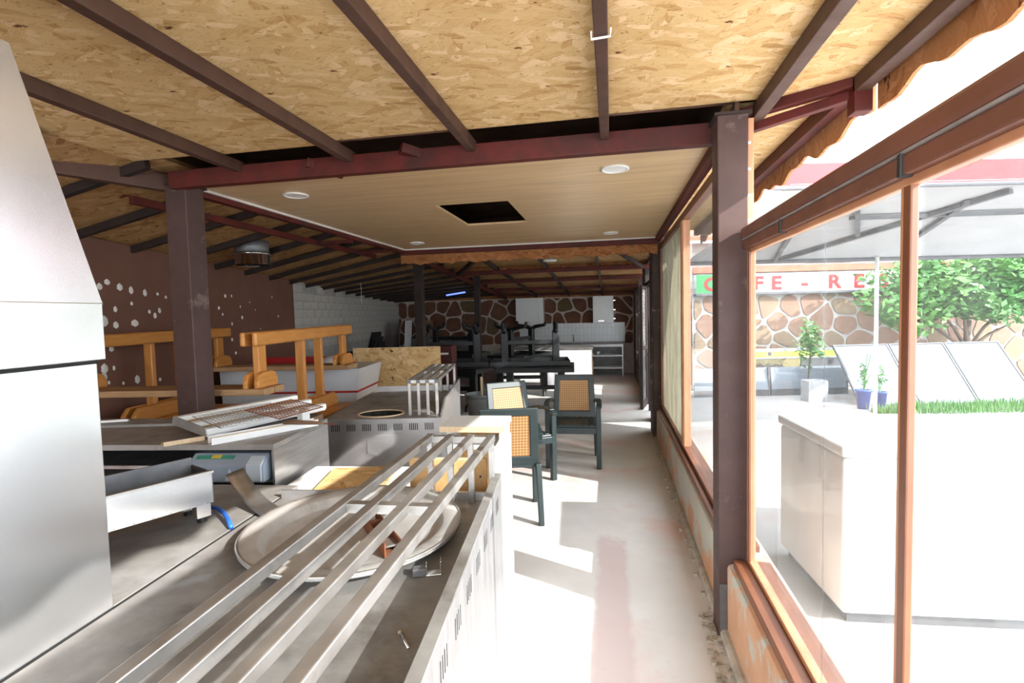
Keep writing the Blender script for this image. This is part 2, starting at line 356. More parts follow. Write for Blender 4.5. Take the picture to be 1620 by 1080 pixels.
def voronoi_polys(x0, x1, z0, z1, step, jit=.36, gap=.05):
    seeds = []; nx = max(1, round((x1-x0)/step)); nz = max(1, round((z1-z0)/(step*.86)))
    for j in range(-1, nz+1):
        for i in range(-1, nx+2):
            seeds.append((x0+(i+.5*(j % 2)+random.uniform(-jit, jit))*(x1-x0)/nx, z0+(j+.5+random.uniform(-jit, jit))*(z1-z0)/nz))
    out = []
    def clip(poly, nxv, nzv, c):
        res = []
        for i in range(len(poly)):
            p, q = poly[i], poly[(i+1) % len(poly)]
            dp, dq = p[0]*nxv+p[1]*nzv-c, q[0]*nxv+q[1]*nzv-c
            if dp <= 0: res.append(p)
            if dp*dq < 0:
                t = dp/(dp-dq); res.append((lerp(p[0], q[0], t), lerp(p[1], q[1], t)))
        return res
    for k, (sx, sz) in enumerate(seeds):
        poly = [(x0+gap/3, z0+gap/3), (x1-gap/3, z0+gap/3), (x1-gap/3, z1-gap/3), (x0+gap/3, z1-gap/3)]
        for k2, (tx, tz) in enumerate(seeds):
            if k == k2: continue
            dx, dz = tx-sx, tz-sz; dd = math.hypot(dx, dz)
            if dd > step*3.2: continue
            nxv, nzv = dx/dd, dz/dd
            poly = clip(poly, nxv, nzv, (sx+tx)/2*nxv+(sz+tz)/2*nzv-gap/2)
            if len(poly) < 3: break
        if len(poly) < 3: continue
        ar = abs(sum(poly[i][0]*poly[(i+1) % len(poly)][1]-poly[(i+1) % len(poly)][0]*poly[i][1] for i in range(len(poly))))/2
        if ar < .006: continue
        ch = []
        for i in range(len(poly)):
            p, q = poly[i], poly[(i+1) % len(poly)]
            ch += [(lerp(p[0], q[0], .18), lerp(p[1], q[1], .18)), (lerp(p[0], q[0], .82), lerp(p[1], q[1], .82))]
        out.append(ch)
    return out

# ------------------------------------------------------------------ floor and yard ground
def grid_plane(name, x0, x1, y0, y1, z, mt):
    return struct(MB().box(x0, x1, y0, y1, z-.12, z).build(name, mt))
floor = grid_plane('floor', -6.6, .74, -3, 13.5, 0, 'floor_concrete')
yard = grid_plane('yard_ground', .74, 26, -14, 22, -.02, 'yard_ground')

# ------------------------------------------------------------------ left wall: brown plaster, then white brick
def wall_strip(y0, y1, mt, name, off=0, z0=0):
    pts = [(wall_x(y0)-off, y0), (wall_x(y1)-off, y1), (wall_x(y1)-off-.2, y1), (wall_x(y0)-off-.2, y0)]
    zs = [wall_z(y0)+.04, wall_z(y1)+.04, wall_z(y1)+.06, wall_z(y0)+.06]
    mb = MB(); mb.add([(x, y, z0) for x, y in pts]+[(x, y, z) for (x, y), z in zip(pts, zs)],
        [(3, 2, 1, 0), (4, 5, 6, 7), (0, 1, 5, 4), (1, 2, 6, 5), (2, 3, 7, 6), (3, 0, 4, 7)])
    return struct(mb.build(name, mt))
wl = wall_strip(-2.5, 6.89, 'plaster_brown', 'wall_left')
wdir = Vector((-.1741, 1, 0)).normalized(); wnor = Vector((wdir.y, -wdir.x, 0))
def on_wall(px, py):
    r_ = ray(px, py); c = Vector((0, 0, CAM_H)); p0 = Vector((-4.0, 3.25, 0))
    return c + r_*((p0-c).dot(wnor)/r_.dot(wnor))
dabs = [(157,453,1.2),(169,446,1.1),(189,454,1.2),(207,459,1.2),(229,463,1.2),(158,479,1.2),(182,489,.8),(208,480,.7),(165,508,1.3),(183,514,1.1),(213,511,1.4),
 (249,465,.6),(236,493,.8),(245,499,.9),(252,491,.9),(262,470,.6),(307,460,.7),(321,463,.8),(356,468,.8),(366,468,.6),(346,487,.8),(325,512,1.0),(383,502,.8),(352,497,.5),(395,478,.4),
 (310,540,.9),(347,538,1.0),(346,556,1.0),(367,512,.7),(367,537,.7),(373,558,.7),(315,562,.7),(234,570,1.1),(165,583,1.2),(164,596,1.3),(180,582,.7),(217,600,1.1),(176,552,.9),(164,601,1.0),(240,601,.7),(253,600,.8),(175,550,.8),(308,490,.4),(330,530,.5),(404,490,.4),(430,470,.4),(440,500,.5),(360,528,.5),(380,485,.5),(412,520,.4),(195,606,.6),(172,605,.6)]
dm = MB(); n = 12
dm.add([(0, 0, .006)]+[(math.cos(2*math.pi*k/n)*(1+.18*math.sin(3*k)), math.sin(2*math.pi*k/n)*(1+.12*math.cos(2*k)), 0) for k in range(n)], [(0, 1+k, 1+(k+1) % n) for k in range(n)])
dab0 = None
for px, py, s in dabs:
    p = on_wall(px, py)+wnor*.002; sc = .026*s
    if dab0 is None: dab0 = dm.build('plaster_dab', 'plaster_white', wl); o = dab0
    else: o = inst(dab0, wl)
    o.location = p; o.scale = (sc*random.uniform(.8, 1.2), sc*random.uniform(.8, 1.3), 1)
    o.rotation_euler = wnor.to_track_quat('Z', 'Y').to_euler()
# brick part
wb = wall_strip(6.89, 13.5, 'brick_mortar', 'wall_left', .02)
wb.name = 'wall_left'
bl, bh = .30, .125
br = MB().box(0, bl-.012, -.03, .022, 0, bh-.010)
br0 = None; ang = math.atan2(wdir.y, wdir.x)
for j in range(9, 17):
    z = j*bh; s0 = -(bl/2)*(j % 2)
    for i in range(0, 24):
        s = s0+i*bl
        if s < 0: s = 0.0
        y = 6.89+s*wdir.y
        if y > 13.2 or z+bh > wall_z(y+bl)+random.choice((.0, .03, .06)): continue
        p = Vector((wall_x(y), y, z))-wnor*.014
        if br0 is None: br0 = br.build('brick', 'brick_white', wb); o = br0
        else: o = inst(br0, wb)
        o.location = p + wnor*random.uniform(-.003, .003)
        o.rotation_euler = (0, 0, ang)
# ------------------------------------------------------------------ back wall with stone cladding
wk = struct(MB().box(-6.2, .74, 13.3, 13.5, 0, 2.0).build('wall_back', 'joint_white'))
for k, poly in enumerate(voronoi_polys(-5.75, .55, .78, 1.985, .42, gap=.042)):
    MB().prism(poly, 13.31, 13.282-random.uniform(0, .012), lambda a, b, t: (a, t, b)).build('stone', 'stone_olive' if random.random() < .2 else 'stone_brown', wk)
gap_board = struct(MB().box(-6.4, .74, 13.36, 13.5, 2.0, 2.35).build('trim_1', 'osb_stained'))

# ------------------------------------------------------------------ right wall: parapet, sill, pilaster, back piers
wr = struct(MB().box(.535, .76, -2.6, 6.5, 0, .37).build('wall_right', 'parapet', bevel=.02))
MB().box(.50, .56, -2.6, 6.5, 0, .045).build('skirting_mortar', 'rubble', wr, bevel=.02)
sill = struct(MB().box(.555, .72, -2.6, 2.53, .365, .405).box(.555, .72, 2.70, 6.5, .365, .405).build('trim_2', 'frame_brown', bevel=.004))
wp = struct(MB().box(.50, .78, 6.5, 7.0, 0, 2.5).build('wall_right', 'pilaster', bevel=.015))
for ya, yb, zz in ((7.55, 7.75, 2.45), (9.0, 9.5, 2.35), (9.5, 10.9, .45), (10.9, 11.2, 2.3), (11.2, 12.3, .5), (12.3, 13.5, 2.1)):
    struct(MB().box(.56, .78, ya, yb, 0, zz).build('wall_right', 'pilaster'))
def frame_window(name, y0, y1, z0, z1, panes, mt_frame, x=.62, wd=.05, dp=.06, glassmat='glass_back', door=False):
    """window: frame bars plus panes between mullions; panes=[(ya,yb,mat)]"""
    fr = MB()
    fr.box(x-dp/2, x+dp/2, y0, y1, z1-wd, z1).box(x-dp/2, x+dp/2, y0, y1, z0, z0+wd)
    fr.box(x-dp/2, x+dp/2, y0, y0+wd, z0+wd, z1-wd).box(x-dp/2, x+dp/2, y1-wd, y1, z0+wd, z1-wd)
    o = struct(fr.build(name, mt_frame, bevel=.003))
    for k, (ya, yb, gm) in enumerate(panes):
        MB().box(x-.004, x+.004, ya, yb, z0+wd*.6, z1-wd*.6).build('glass_pane', gm, o)
        if k: MB().box(x-dp/2, x+dp/2, ya-.025, ya+.025, z0+wd, z1-wd).build('mullion', mt_frame, o, bevel=.003)
    return o
# near window: sill to transom
W1 = struct(MB().box(.615, .65, -2.6, 2.52, .405, .425).box(.62, .645, -2.6, 2.52, 1.85, 1.87).build('window_1', 'frame_light', bevel=.003))
for ya, yb in ((-2.55, 1.20), (1.275, 1.686), (1.692, 2.49)):
    MB().box(.627, .633, ya, yb, .42, 1.845).build('glass_pane', 'glass_clear', W1)
MB().box(.622, .640, 1.232, 1.262, .42, 1.855).build('mullion', 'frame_brown', W1, bevel=.004)
MB().box(.624, .637, 1.262, 1.274, .42, 1.855).build('glazing_bead', 'frame_light', W1, bevel=.002)
MB().box(.62, .645, 2.490, 2.55, .40, 1.90).build('jamb', 'frame_light', W1, bevel=.004)
MB().box(.612, .622, 2.478, 2.492, .42, 1.855).build('jamb_bead', 'frame_brown', W1, bevel=.002)
tr = struct(MB().box(.600, .665, -2.6, 2.55, 1.868, 1.912).build('trim_3', 'transom_brown', bevel=.006))
MB().box(.592, .675, -2.6, 2.55, 1.916, 1.968).build('upper_rail', 'transom_brown', tr, bevel=.012)
MB().box(.597, .605, -2.6, 2.54, 1.911, 1.917).build('seam', 'seam_grey', tr)
for y in (1.225, 2.0): MB().box(.594, .62, y-.007, y+.007, 1.864, 1.914).build('clip', 'black_rubber', tr, bevel=.003)
# second window beyond the post
W2 = struct(MB().box(.59, .65, 2.70, 6.5, 2.34, 2.40).box(.59, .65, 2.70, 6.5, .405, .44).box(.59, .65, 6.44, 6.5, .44, 2.34).box(.59, .65, 2.70, 2.74, .44, 2.34).build('window_2', 'frame_brown', bevel=.003))
MB().box(.617, .623, 2.74, 4.50, .43, 2.35).build('glass_pane', 'glass_clear', W2)
MB().box(.617, .623, 4.57, 6.45, .43, 2.35).build('glass_pane', 'glass_dirty', W2)
MB().box(.585, .655, 4.50, 4.575, .44, 2.34).build('mullion', 'frame_light', W2, bevel=.004)
MB().box(.595, .645, 4.485, 4.50, .44, 2.34).build('glazing_bead', 'frame_light', W2, bevel=.002)
# back door and windows
D1 = struct(MB().box(.55, .63, 7.0, 7.06, 0, 2.45).box(.55, .63, 7.49, 7.55, 0, 2.45).box(.55, .63, 7.0, 7.55, 2.05, 2.12).box(.55, .63, 7.0, 7.55, 2.4, 2.45).build('door_1', 'dark_steel', bevel=.004))
MB().box(.585, .59, 7.06, 7.49, .02, 2.05).build('glass_pane', 'glass_back', D1)
MB().box(.585, .59, 7.06, 7.49, 2.12, 2.4).build('glass_pane', 'glass_back', D1)
MB().tube([(.54, 7.44, .98), (.50, 7.44, .98), (.50, 7.36, .98)], .011).build('door_handle', 'black_rubber', D1, smooth=True)
D2 = struct(MB().box(.57, .65, 7.75, 7.81, 0, 2.4).box(.57, .65, 8.94, 9.0, 0, 2.4).box(.57, .65, 7.81, 8.94, 2.0, 2.06).box(.57, .65, 8.35, 8.40, 0, 2.0).box(.57, .65, 7.81, 8.94, 2.34, 2.4).build('door_2', 'dark_steel', bevel=.004))
MB().box(.605, .611, 7.81, 8.35, .02, 2.0).build('glass_pane', 'glass_back', D2)
# open leaf of the back door, turned into the room
leaf = MB().box(0, .05, -.52, -.47, 0, 2.0).box(0, .05, -.05, 0, 0, 2.0).box(0, .05, -.47, -.05, 0, .1).box(0, .05, -.47, -.05, 1.95, 2.0).box(0, .05, -.47, -.05, .95, 1.0).build('door_leaf', 'dark_steel', D2, bevel=.003)
leaf.location = (.55, 8.95, .01); leaf.rotation_euler.z = R(-12)
gp = MB().box(.022, .028, -.47, -.05, .1, .95).box(.022, .028, -.47, -.05, 1.0, 1.95).build('glass_pane', 'glass_back', leaf)
W3 = frame_window('window_3', 9.5, 10.9, .45, 2.1, [(9.55, 10.2, 'glass_back'), (10.2, 10.85, 'glass_back')], 'frame_brown', x=.66)
W4 = frame_window('window_4', 11.2, 12.3, .5, 2.1, [(11.25, 12.25, 'glass_back')], 'frame_brown', x=.66)

# ------------------------------------------------------------------ roofs and ceilings
# panelled drop ceiling with a rectangular hatch hole
hx0, hx1, hy0, hy1 = -1.36, -.77, 3.93, 4.90
cx0, cx1, cy0, cy1 = -2.62, .53, 2.80, 6.34
ceil = struct(MB().box(cx0, hx0, cy0, cy1, 2.47, 2.49).box(hx1, cx1, cy0, cy1, 2.47, 2.49).box(hx0, hx1, cy0, hy0, 2.47, 2.49).box(hx0, hx1, hy1, cy1, 2.47, 2.49).build('ceiling', 'ceiling_panel'))
MB().box(cx0-.02, cx0, cy0, cy1, 2.455, 2.49).build('edge_strip', 'ceiling_trim', ceil)
MB().box(cx0, cx1, cy1, cy1+.012, 2.455, 2.49).build('edge_strip', 'ceiling_trim', ceil)
# near roof: OSB sheets on steel rafters
roof = struct(MB().box(-3.9, 1.12, -2.6, 2.63, 2.562, 2.58).build('ceiling', 'osb_dark'))
xs = [-3.55, -2.17, -1.45, -.73, -.02, .69, 1.10]
for a, b in zip(xs, xs[1:]):
    for (ya, yb) in ((-2.55, .16), (.165, 2.60+random.uniform(-.04, .03))):
        o = MB().box(0, b-a-.006, 0, yb-ya, 0, .014).build('osb_sheet', 'osb_flat', roof); o.location = (a+.003, ya, 2.546+random.uniform(-.002, .002))
for x, w_ in ((-2.17, .05), (-1.45, .05), (-.73, .045), (-.02, .045), (.69, .055), (1.03, .06)):
    MB().box(x-w_/2, x+w_/2, -2.6, 2.93 if x < 1 else 2.42, 2.482, 2.545).build('rafter', 'brown_paint', roof, bevel=.004)
MB().bar((-2.72, 2.83, 2.47), (-3.45, 1.6, 2.50), .06, .10).build('hip_rafter', 'brown_paint', roof, bevel=.004)
MB().tube([(-.05, 1.72, 2.50), (-.05, 1.72, 2.475), (.01, 1.715, 2.475), (.012, 1.715, 2.50)], .004, 6).build('cable_tie', 'white_plastic', roof)
for p in ((-1.72, 2.74, 2.50), (-1.12, 2.70, 2.52)):
    MB().bar(p, (p[0]+.16, p[1]+.13, p[2]-.04), .06, .05).build('bracket', 'red_primer', roof)
# red beams
MB().box(-2.66, .52, 2.74, 2.80, 2.42, 2.525).build('cross_beam', 'red_primer', roof, bevel=.004)
MB().bar((.55, 2.72, 2.52), (1.04, 2.42, 2.535), .05, .05).build('angle_beam', 'red_primer', roof, bevel=.003)
MB().bar((.58, 2.78, 2.46), (1.04, 2.45, 2.49), .04, .04).build('angle_beam', 'red_primer', roof, bevel=.003)
MB().box(1.0, 1.07, 2.40, 2.47, 2.40, 2.54).build('eave_bracket', 'red_primer', roof, bevel=.004)
# roof over the drop ceiling and the eave beyond the post
roof2 = struct(MB().box(.56, 1.06, 2.60, 6.6, 2.562, 2.60).build('ceiling', 'osb_flat'))
MB().box(-2.75, .60, 2.60, 6.6, 2.85, 2.87).box(-2.75, .60, 2.60, 2.63, 2.56, 2.85).box(-2.75, .60, 6.57, 6.6, 2.5, 2.85).box(-2.77, -2.75, 2.6, 6.6, 2.5, 2.87).box(.58, .60, 2.6, 6.6, 2.5, 2.87).build('attic_shade_lining', 'back_plaster', roof2)  # dark brown colour stands for the shade inside the ceiling hatch
MB().box(1.0, 1.06, 2.47, 6.6, 2.49, 2.582).build('eave_rail', 'red_primer', roof2)
def fascia(name, y0, y1, parent, x, seedv):
    rnd = random.Random(seedv); n = int((y1-y0)/.05); poly = [(y0, 2.565)]
    a1, a2 = rnd.uniform(0, 6), rnd.uniform(0, 6)
    bot = [(lerp(y0, y1, i/n), 2.405+.022*math.sin(a1+lerp(y0, y1, i/n)*9)+.014*math.sin(a2+lerp(y0, y1, i/n)*23)) for i in range(n+1)]
    poly = [(y0, 2.565)]+bot+[(y1, 2.565)]
    return MB().prism(poly, x, x+.016, lambda a, b, t: (t, a, b)).build(name, 'osb_stained_end', parent)
fascia('fascia_board', -2.6, 2.40, roof, 1.085, 3); fascia('fascia_board', 2.42, 6.6, roof2, 1.075, 5)
# edge beams of the drop ceiling
MB().box(-2.70, -2.64, 2.80, 6.40, 2.42, 2.49).build('edge_beam', 'red_primer', roof2, bevel=.004)
MB().box(.53, .59, 2.75, 6.45, 2.42, 2.50).build('edge_beam', 'red_primer', roof2, bevel=.004)
MB().box(-2.70, .56, 6.36, 6.42, 2.40, 2.475).build('edge_beam', 'red_primer', roof2, bevel=.004)
n = 60
poly = [(-2.72, 2.47)]+[(lerp(-2.72, .56, i/n), 2.285+.012*math.sin(i*.9)+.01*math.sin(i*2.3)) for i in range(n+1)]+[(.56, 2.47)]
MB().prism(poly, 6.425, 6.44, lambda a, b, t: (a, t, b)).build('fascia_board', 'osb_stained', roof2)
# left lean-to roof
mb = MB(); ys = [1.5, 3.25, 6.4, 6.89, 10, 13.5]
for i, y in enumerate(ys): mb.v += [(-2.60, y, ridge_z(y)+.03), (wall_x(y)-.1, y, wall_z(y)+.03), (-2.60, y, ridge_z(y)+.05), (wall_x(y)-.1, y, wall_z(y)+.05)]
for i in range(len(ys)-1):
    a, b = i*4, i*4+4; mb.f += [(a, a+1, b+1, b), (a+2, b+2, b+3, a+3)]
roof3 = struct(mb.build('ceiling', 'osb_dark'))
y = 2.0
while y < 13.2:
    zr, zw = ridge_z(y)-.012, wall_z(y)-.006
    MB().bar((-2.66, y, zr), (wall_x(y)-.06, y, zw), .04, .055).build('rafter', 'dark_steel', roof3)
    y += .60
MB().bar((-3.05, 2.85, 2.40), (-3.05, 6.35, 2.40), .045, .05).build('purlin', 'red_primer', roof3)
MB().bar((-2.72, 6.4, 2.46), (-2.72, 13.3, 2.02), .06, .08).build('purlin', 'red_primer', roof3)
for yy in (5.0, 5.9): MB().box(-3.07, -2.66, yy, yy+.04, 2.385, 2.42).build('purlin_tie', 'red_primer', roof3)
# rear roof, sloping down to the back wall
mb = MB().add([(-2.75, 6.45, 2.56), (.95, 6.45, 2.56), (.95, 13.5, 2.09), (-2.75, 13.5, 2.09)], [(0, 1, 2, 3)])
mb.add([(-2.75, 6.45, 2.58), (.95, 6.45, 2.58), (.95, 13.5, 2.11), (-2.75, 13.5, 2.11)], [(3, 2, 1, 0)])
roof4 = struct(mb.build('ceiling', 'osb_dark'))
for yy, zz in ((8.6, 2.28), (10.2, 2.22), (11.8, 2.13), (13.2, 2.05)):
    MB().box(-2.7, .7, yy, yy+.08, zz, zz+.07).build('tie_beam', 'red_primer', roof4, bevel=.004)
    MB().box(-2.7, .7, yy+.085, yy+.10, zz+.03, zz+.13).build('fascia_board', 'osb_stained', roof4)
for xx in (-1.9, -1.05, -.2): MB().bar((xx, 6.5, 2.51), (xx, 13.3, 2.05), .04, .06).build('rafter', 'dark_steel', roof4)
MB().bar((-2.6, 8.6, 2.3), (-1.5, 6.5, 2.48), .045, .06).build('brace', 'dark_steel', roof4)
MB().bar((.5, 8.6, 2.32), (-.1, 6.6, 2.48), .045, .06).build('brace', 'dark_steel', roof4)

# ------------------------------------------------------------------ steel posts
def post(x, y, s, z1, label, mt='brown_post', damaged=False):
    t = thing('steel_post', label, 'post', (x, y, 0))
    MB().box(-s/2, s/2, -s/2, s/2, 0, z1).build('shaft', mt, t, bevel=.006)
    MB().box(-s*.6, s*.6, -s*.6, s*.6, z1-.012, z1).build('cap_plate', 'dark_steel', t)
    return t
pR = post(.562, 2.625, .135, 2.50, 'brown painted steel post with scraped foot at the parapet, between the windows')
MB().box(-.03, .055, -.072, -.066, .02, .30).build('peeled_patch', 'rust', pR)
MB().box(-.062, -.03, -.0735, -.067, .02, .27).build('bare_patch', 'dark_sheet', pR)
MB().box(.072, .10, -.03, .02, 1.9, 2.48).build('side_strip', 'frame_light', pR, bevel=.003)
for z in (2.0, 2.12, 2.24, 2.36): MB().box(.074, .086, -.034, -.029, z, z+.012).build('screw', 'white_plastic', pR)
pL = post(-2.66, 2.86, .15, 2.46, 'dark brown steel post rising behind the grill counter')
post(-2.70, 7.0, .12, 2.44, 'dark steel post standing behind the leaning chipboard sheet', 'dark_steel')
post(-2.50, 9.5, .11, 2.33, 'thin dark steel post standing among the black tables', 'dark_steel')

# ------------------------------------------------------------------ ceiling lights
def clight(px, py, label, r_=.085, z=2.47):
    p = at(px, py, z=z)
    t = thing('ceiling_light', label, 'ceiling light', (p.x, p.y, z), group='round ceiling lights')
    MB().lathe([(r_*.8, -.004), (r_*.84, -.012), (r_, -.010), (r_, 0), (r_*.8, 0)], 32).build('trim_ring', 'white_plastic', t, smooth=True)
    MB().lathe([(.0001, -.007), (r_*.8, -.007), (r_*.8, -.001), (.0001, -.001)], 32).build('diffuser', 'white_plastic', t)
clight(468, 308, 'round white ceiling light by the edge beam behind the dark brown post')
clight(973, 266, 'round white ceiling light close to the cross beam on the window side')
clight(660, 384, 'round white ceiling light in the rear corner away from the windows')
clight(966, 368, 'round white ceiling light in the rear corner beside the window wall')
p = at(870, 412, y=6.9)
t = thing('ceiling_light', 'loose round light dangling on its wires beyond the panelled ceiling', 'ceiling light', (p.x, 6.9, 2.29))
MB().lathe([(.0001, 0), (.09, 0), (.09, .018), (.05, .03), (.0001, .03)], 24).build('lamp_disc', 'white_plastic', t, smooth=True)
MB().tube([(0, 0, .03), (.04, .02, .10), (.02, .0, .17), (0, 0, .232)], .004, 6).build('wire', 'white_plastic', t)
MB().tube([(.0, 0, .03), (-.05, .02, .09), (.03, .0, .16), (0.01, 0, .232)], .004, 6).build('wire', 'dark_steel', t)
# duct flange poking through the lean-to roof
p = at(400, 410, y=4.7)
t = thing('duct_collar', 'shiny round metal duct collar stuck under the sloping chipboard roof', 'duct', (p.x, p.y, p.z-.06))
MB().lathe([(.16, 0), (.165, 0), (.165, .10), (.19, .10), (.19, .115), (.16, .115), (.16, 0)], 32).build('collar', 'chrome', t, smooth=True)
MB().lathe([(.0001, .09), (.16, .09), (.16, .27), (.0001, .27)], 24).build('pipe', 'dark_sheet', t, smooth=True)

# ------------------------------------------------------------------ cooking ranges with bar racks
def slot_group(parent, face_fn, u, n_s=5, w_=.006, h_=.045, pitch=.014):
    mb = MB()
    for k in range(n_s): face_fn(mb, u+k*pitch, w_, h_)
    return mb.build('vent_slots', 'black_slot', parent)
def bar_rack(label, loc, rotz, wd, ln, ht, z0, near_cross, group):
    t = thing('bar_rack', label, 'rack', (loc[0], loc[1], z0), rotz, group)
    s = .027; xs_ = [-wd/2+wd*i/3 for i in range(4)]
    for x in xs_: MB().box(x-s/2, x+s/2, -ln/2, ln/2, ht-s, ht).build('bar', 'steel_bar', t, bevel=.003)
    for x in xs_:
        for sy in (-1, 1): MB().box(x-s*.4, x+s*.4, sy*(ln/2-s*.5)-s*.4, sy*(ln/2-s*.5)+s*.4, 0, ht-s).build('post', 'steel_bar', t, bevel=.002)
        for sy in (-1, 1): MB().box(x-s*.52, x+s*.52, sy*(ln/2+.001)-.003, sy*(ln/2+.001)+.003, ht-s*1.02, ht+.001).build('end_cap', 'dark_sheet', t)
    for yy in (-ln/2+s*.5, near_cross, ln/2-s*.5):
        for a, b in zip(xs_, xs_[1:]): MB().box(a+s/2, b-s/2, yy-s*.5, yy+s*.5, ht-s*1.0, ht-.003).build('cross_piece', 'steel_bar', t)
    return t
# front range: local frame, x right, y away; origin on floor at centre
ROT1 = R(5.3)
rg = thing('cooking_range', 'dusty stainless range carrying the big round tray, slotted side panel', 'range', (-.828, 1.08, 0), ROT1)
w1, l1 = .925, 1.72
MB().box(-w1/2, w1/2, -l1/2, l1/2, .10, .85).build('body', 'steel_panel', rg, bevel=.004)
MB().box(-w1/2+.002, w1/2-.03, -l1/2, l1/2, .85, .853).build('hob_top', 'steel_dusty', rg)
gd = MB().box(w1/2-.012, w1/2+.004, -l1/2, l1/2+.004, .12, .955).build('side_guard', 'steel_panel', rg, bevel=.003)
MB().box(w1/2-.026, w1/2+.004, -l1/2, l1/2, .953, .961).build('guard_lip', 'steel_dusty', gd)
MB().box(-w1/2, w1/2, l1/2-.01, l1/2+.004, .85, .885).build('rear_lip', 'steel_panel', rg)
for k in range(11):
    slot_group(rg, lambda mb, u, a, h_: mb.box(w1/2+.0035, w1/2+.0048, u, u+.003, .855, .905), -l1/2+.10+k*.145, n_s=4, pitch=.019)
for sx in (-1, 1):
    for sy in (-1, 1): MB().tube([(sx*(w1/2-.06), sy*(l1/2-.06), 0), (sx*(w1/2-.06), sy*(l1/2-.06), .105)], .025, 12).build('foot', 'dark_steel', rg)
MB().box(-w1/2-.011, -w1/2-.0003, -l1/2, l1/2, .70, .8515).build('seam', 'black_slot', rg)
bar_rack('long bar rack spanning the front range above the round tray', (-.568, 1.19), R(2.2), .25, 1.52, .27, .853, 0.02, 'steel bar racks on the ranges')
# second range
ROT2 = R(11.0)
c2 = Vector((-1.80, 4.15, 0))
rg2 = thing('cooking_range', 'stainless range with round burner hole and slotted front panel', 'range', c2, ROT2)
w2, l2 = .88, 1.38
n = 48; hc = (-.05, -l2/2+.20); hr = (.17, .14)
mb = MB(); top = []
sq = []
for k in range(n):
    t_ = 2*math.pi*k/n; c_, s_ = math.cos(t_), math.sin(t_)
    top.append((hc[0]+hr[0]*c_, hc[1]+hr[1]*s_, .852))
    kx = ((w2/2-hc[0]) if c_ > 0 else (w2/2+hc[0]))/max(abs(c_), 1e-6); ky = ((l2/2-hc[1]) if s_ > 0 else (l2/2+hc[1]))/max(abs(s_), 1e-6)
    q_ = min(kx, ky); sq.append((hc[0]+q_*c_, hc[1]+q_*s_, .852))
mb.add(top+sq, [(k, (k+1) % n, n+(k+1) % n, n+k) for k in range(n)])
mb.build('hob_top', 'steel_dusty', rg2)
wl_ = MB().lathe([(.0001, -.12), (1, -.12), (1, 0), (1.04, .004), (1.04, 0)], 40).build('burner_well', 'soot', rg2, smooth=True)
wl_.location = (hc[0], hc[1], .852); wl_.scale = (hr[0], hr[1], 1)
o = MB().lathe([(.98, 0), (1.05, 0), (1.05, .008), (.98, .008), (.98, 0)], 40).build('burner_ring', 'raw_wood', rg2)
o.location = (hc[0], hc[1], .852); o.scale = (hr[0], hr[1], 1)
MB().box(-w2/2, w2/2, -l2/2, -l2/2+.015, .10, .852).box(-w2/2, w2/2, l2/2-.015, l2/2, .10, .852).box(-w2/2, -w2/2+.015, -l2/2+.015, l2/2-.015, .10, .852).box(w2/2-.015, w2/2, -l2/2+.015, l2/2-.015, .10, .852).build('body', 'steel_panel', rg2, bevel=.004)
MB().box(-w2/2+.05, w2/2, l2/2-.01, l2/2+.006, .852, .905).build('rear_lip', 'steel_panel', rg2)
MB().prism([(-l2/2+.02, .852), (l2/2, .852), (l2/2, .965), (-l2/2+.30, .955)], w2/2-.012, w2/2+.003, lambda a, b, t: (t, a, b)).build('side_guard', 'steel_panel', rg2)
for k in range(7):
    slot_group(rg2, lambda mb, u, a, h_: mb.box(u, u+a, -l2/2-.002, -l2/2+.002, .765, .815), -w2/2+.07+k*.115)
MB().prism([(-.11, .60), (-.02, .575), (.30, .575), (.33, .60), (.33, .70), (.28, .73), (-.08, .73), (-.11, .70)], -l2/2-.004, -l2/2, lambda a, b, t: (a, t, b)).build('pressed_panel', 'steel_panel', rg2)
for sx in (-1, 1):
    for sy in (-1, 1): MB().tube([(sx*(w2/2-.06), sy*(l2/2-.06), 0), (sx*(w2/2-.06), sy*(l2/2-.06), .105)], .025, 12).build('foot', 'dark_steel', rg2)
bar_rack('short bar rack on the range with the burner hole', (-1.514, 4.226), R(11), .205, 1.22, .27, .853, 0.0, 'steel bar racks on the ranges')

# big round tray lying tilted on the front range
t = thing('round_tray', 'large round dull metal tray lying on the front range under the bars', 'tray', (-.872, 1.582, .860), R(0))
t.rotation_euler = (R(.6), R(.5), 0)
MB().lathe([(.0001, .002), (.272, .002), (.286, .007), (.298, .030), (.304, .034), (.354, .040), (.362, .035), (.361, .028), (.306, .026), (.290, .0), (.0001, -.003)], 72).build('dish', 'tray_tin', t, smooth=True)
MB().lathe([(.352, .039), (.358, .044), (.364, .038), (.358, .031), (.352, .039)], 72).build('rolled_rim', 'steel_bar', t, smooth=True)
# rusty bracket in the tray
b0, b1 = at(584, 826, z=.875), at(640, 900, z=.875); dv = b1-b0; p = Vector((-.767, 1.556, .8612))
t = thing('rusty_bracket', 'rusty brown metal channel bracket lying inside the round tray', 'bracket', p, math.atan2(dv.y, dv.x)+R(90))
MB().box(-.028, .028, -.15, .15, 0, .004).box(-.028, -.024, -.15, .15, .004, .045).box(.024, .028, -.15, .15, .004, .045).build('channel', 'rust', t)
MB().box(-.024, .024, -.125, -.07, .020, .026).build('end_plate', 'steel_bar', t)
for yy in (-.06, 0, .07): MB().box(-.024, .024, yy-.002, yy+.002, .004, .04).build('rib', 'rust', t)
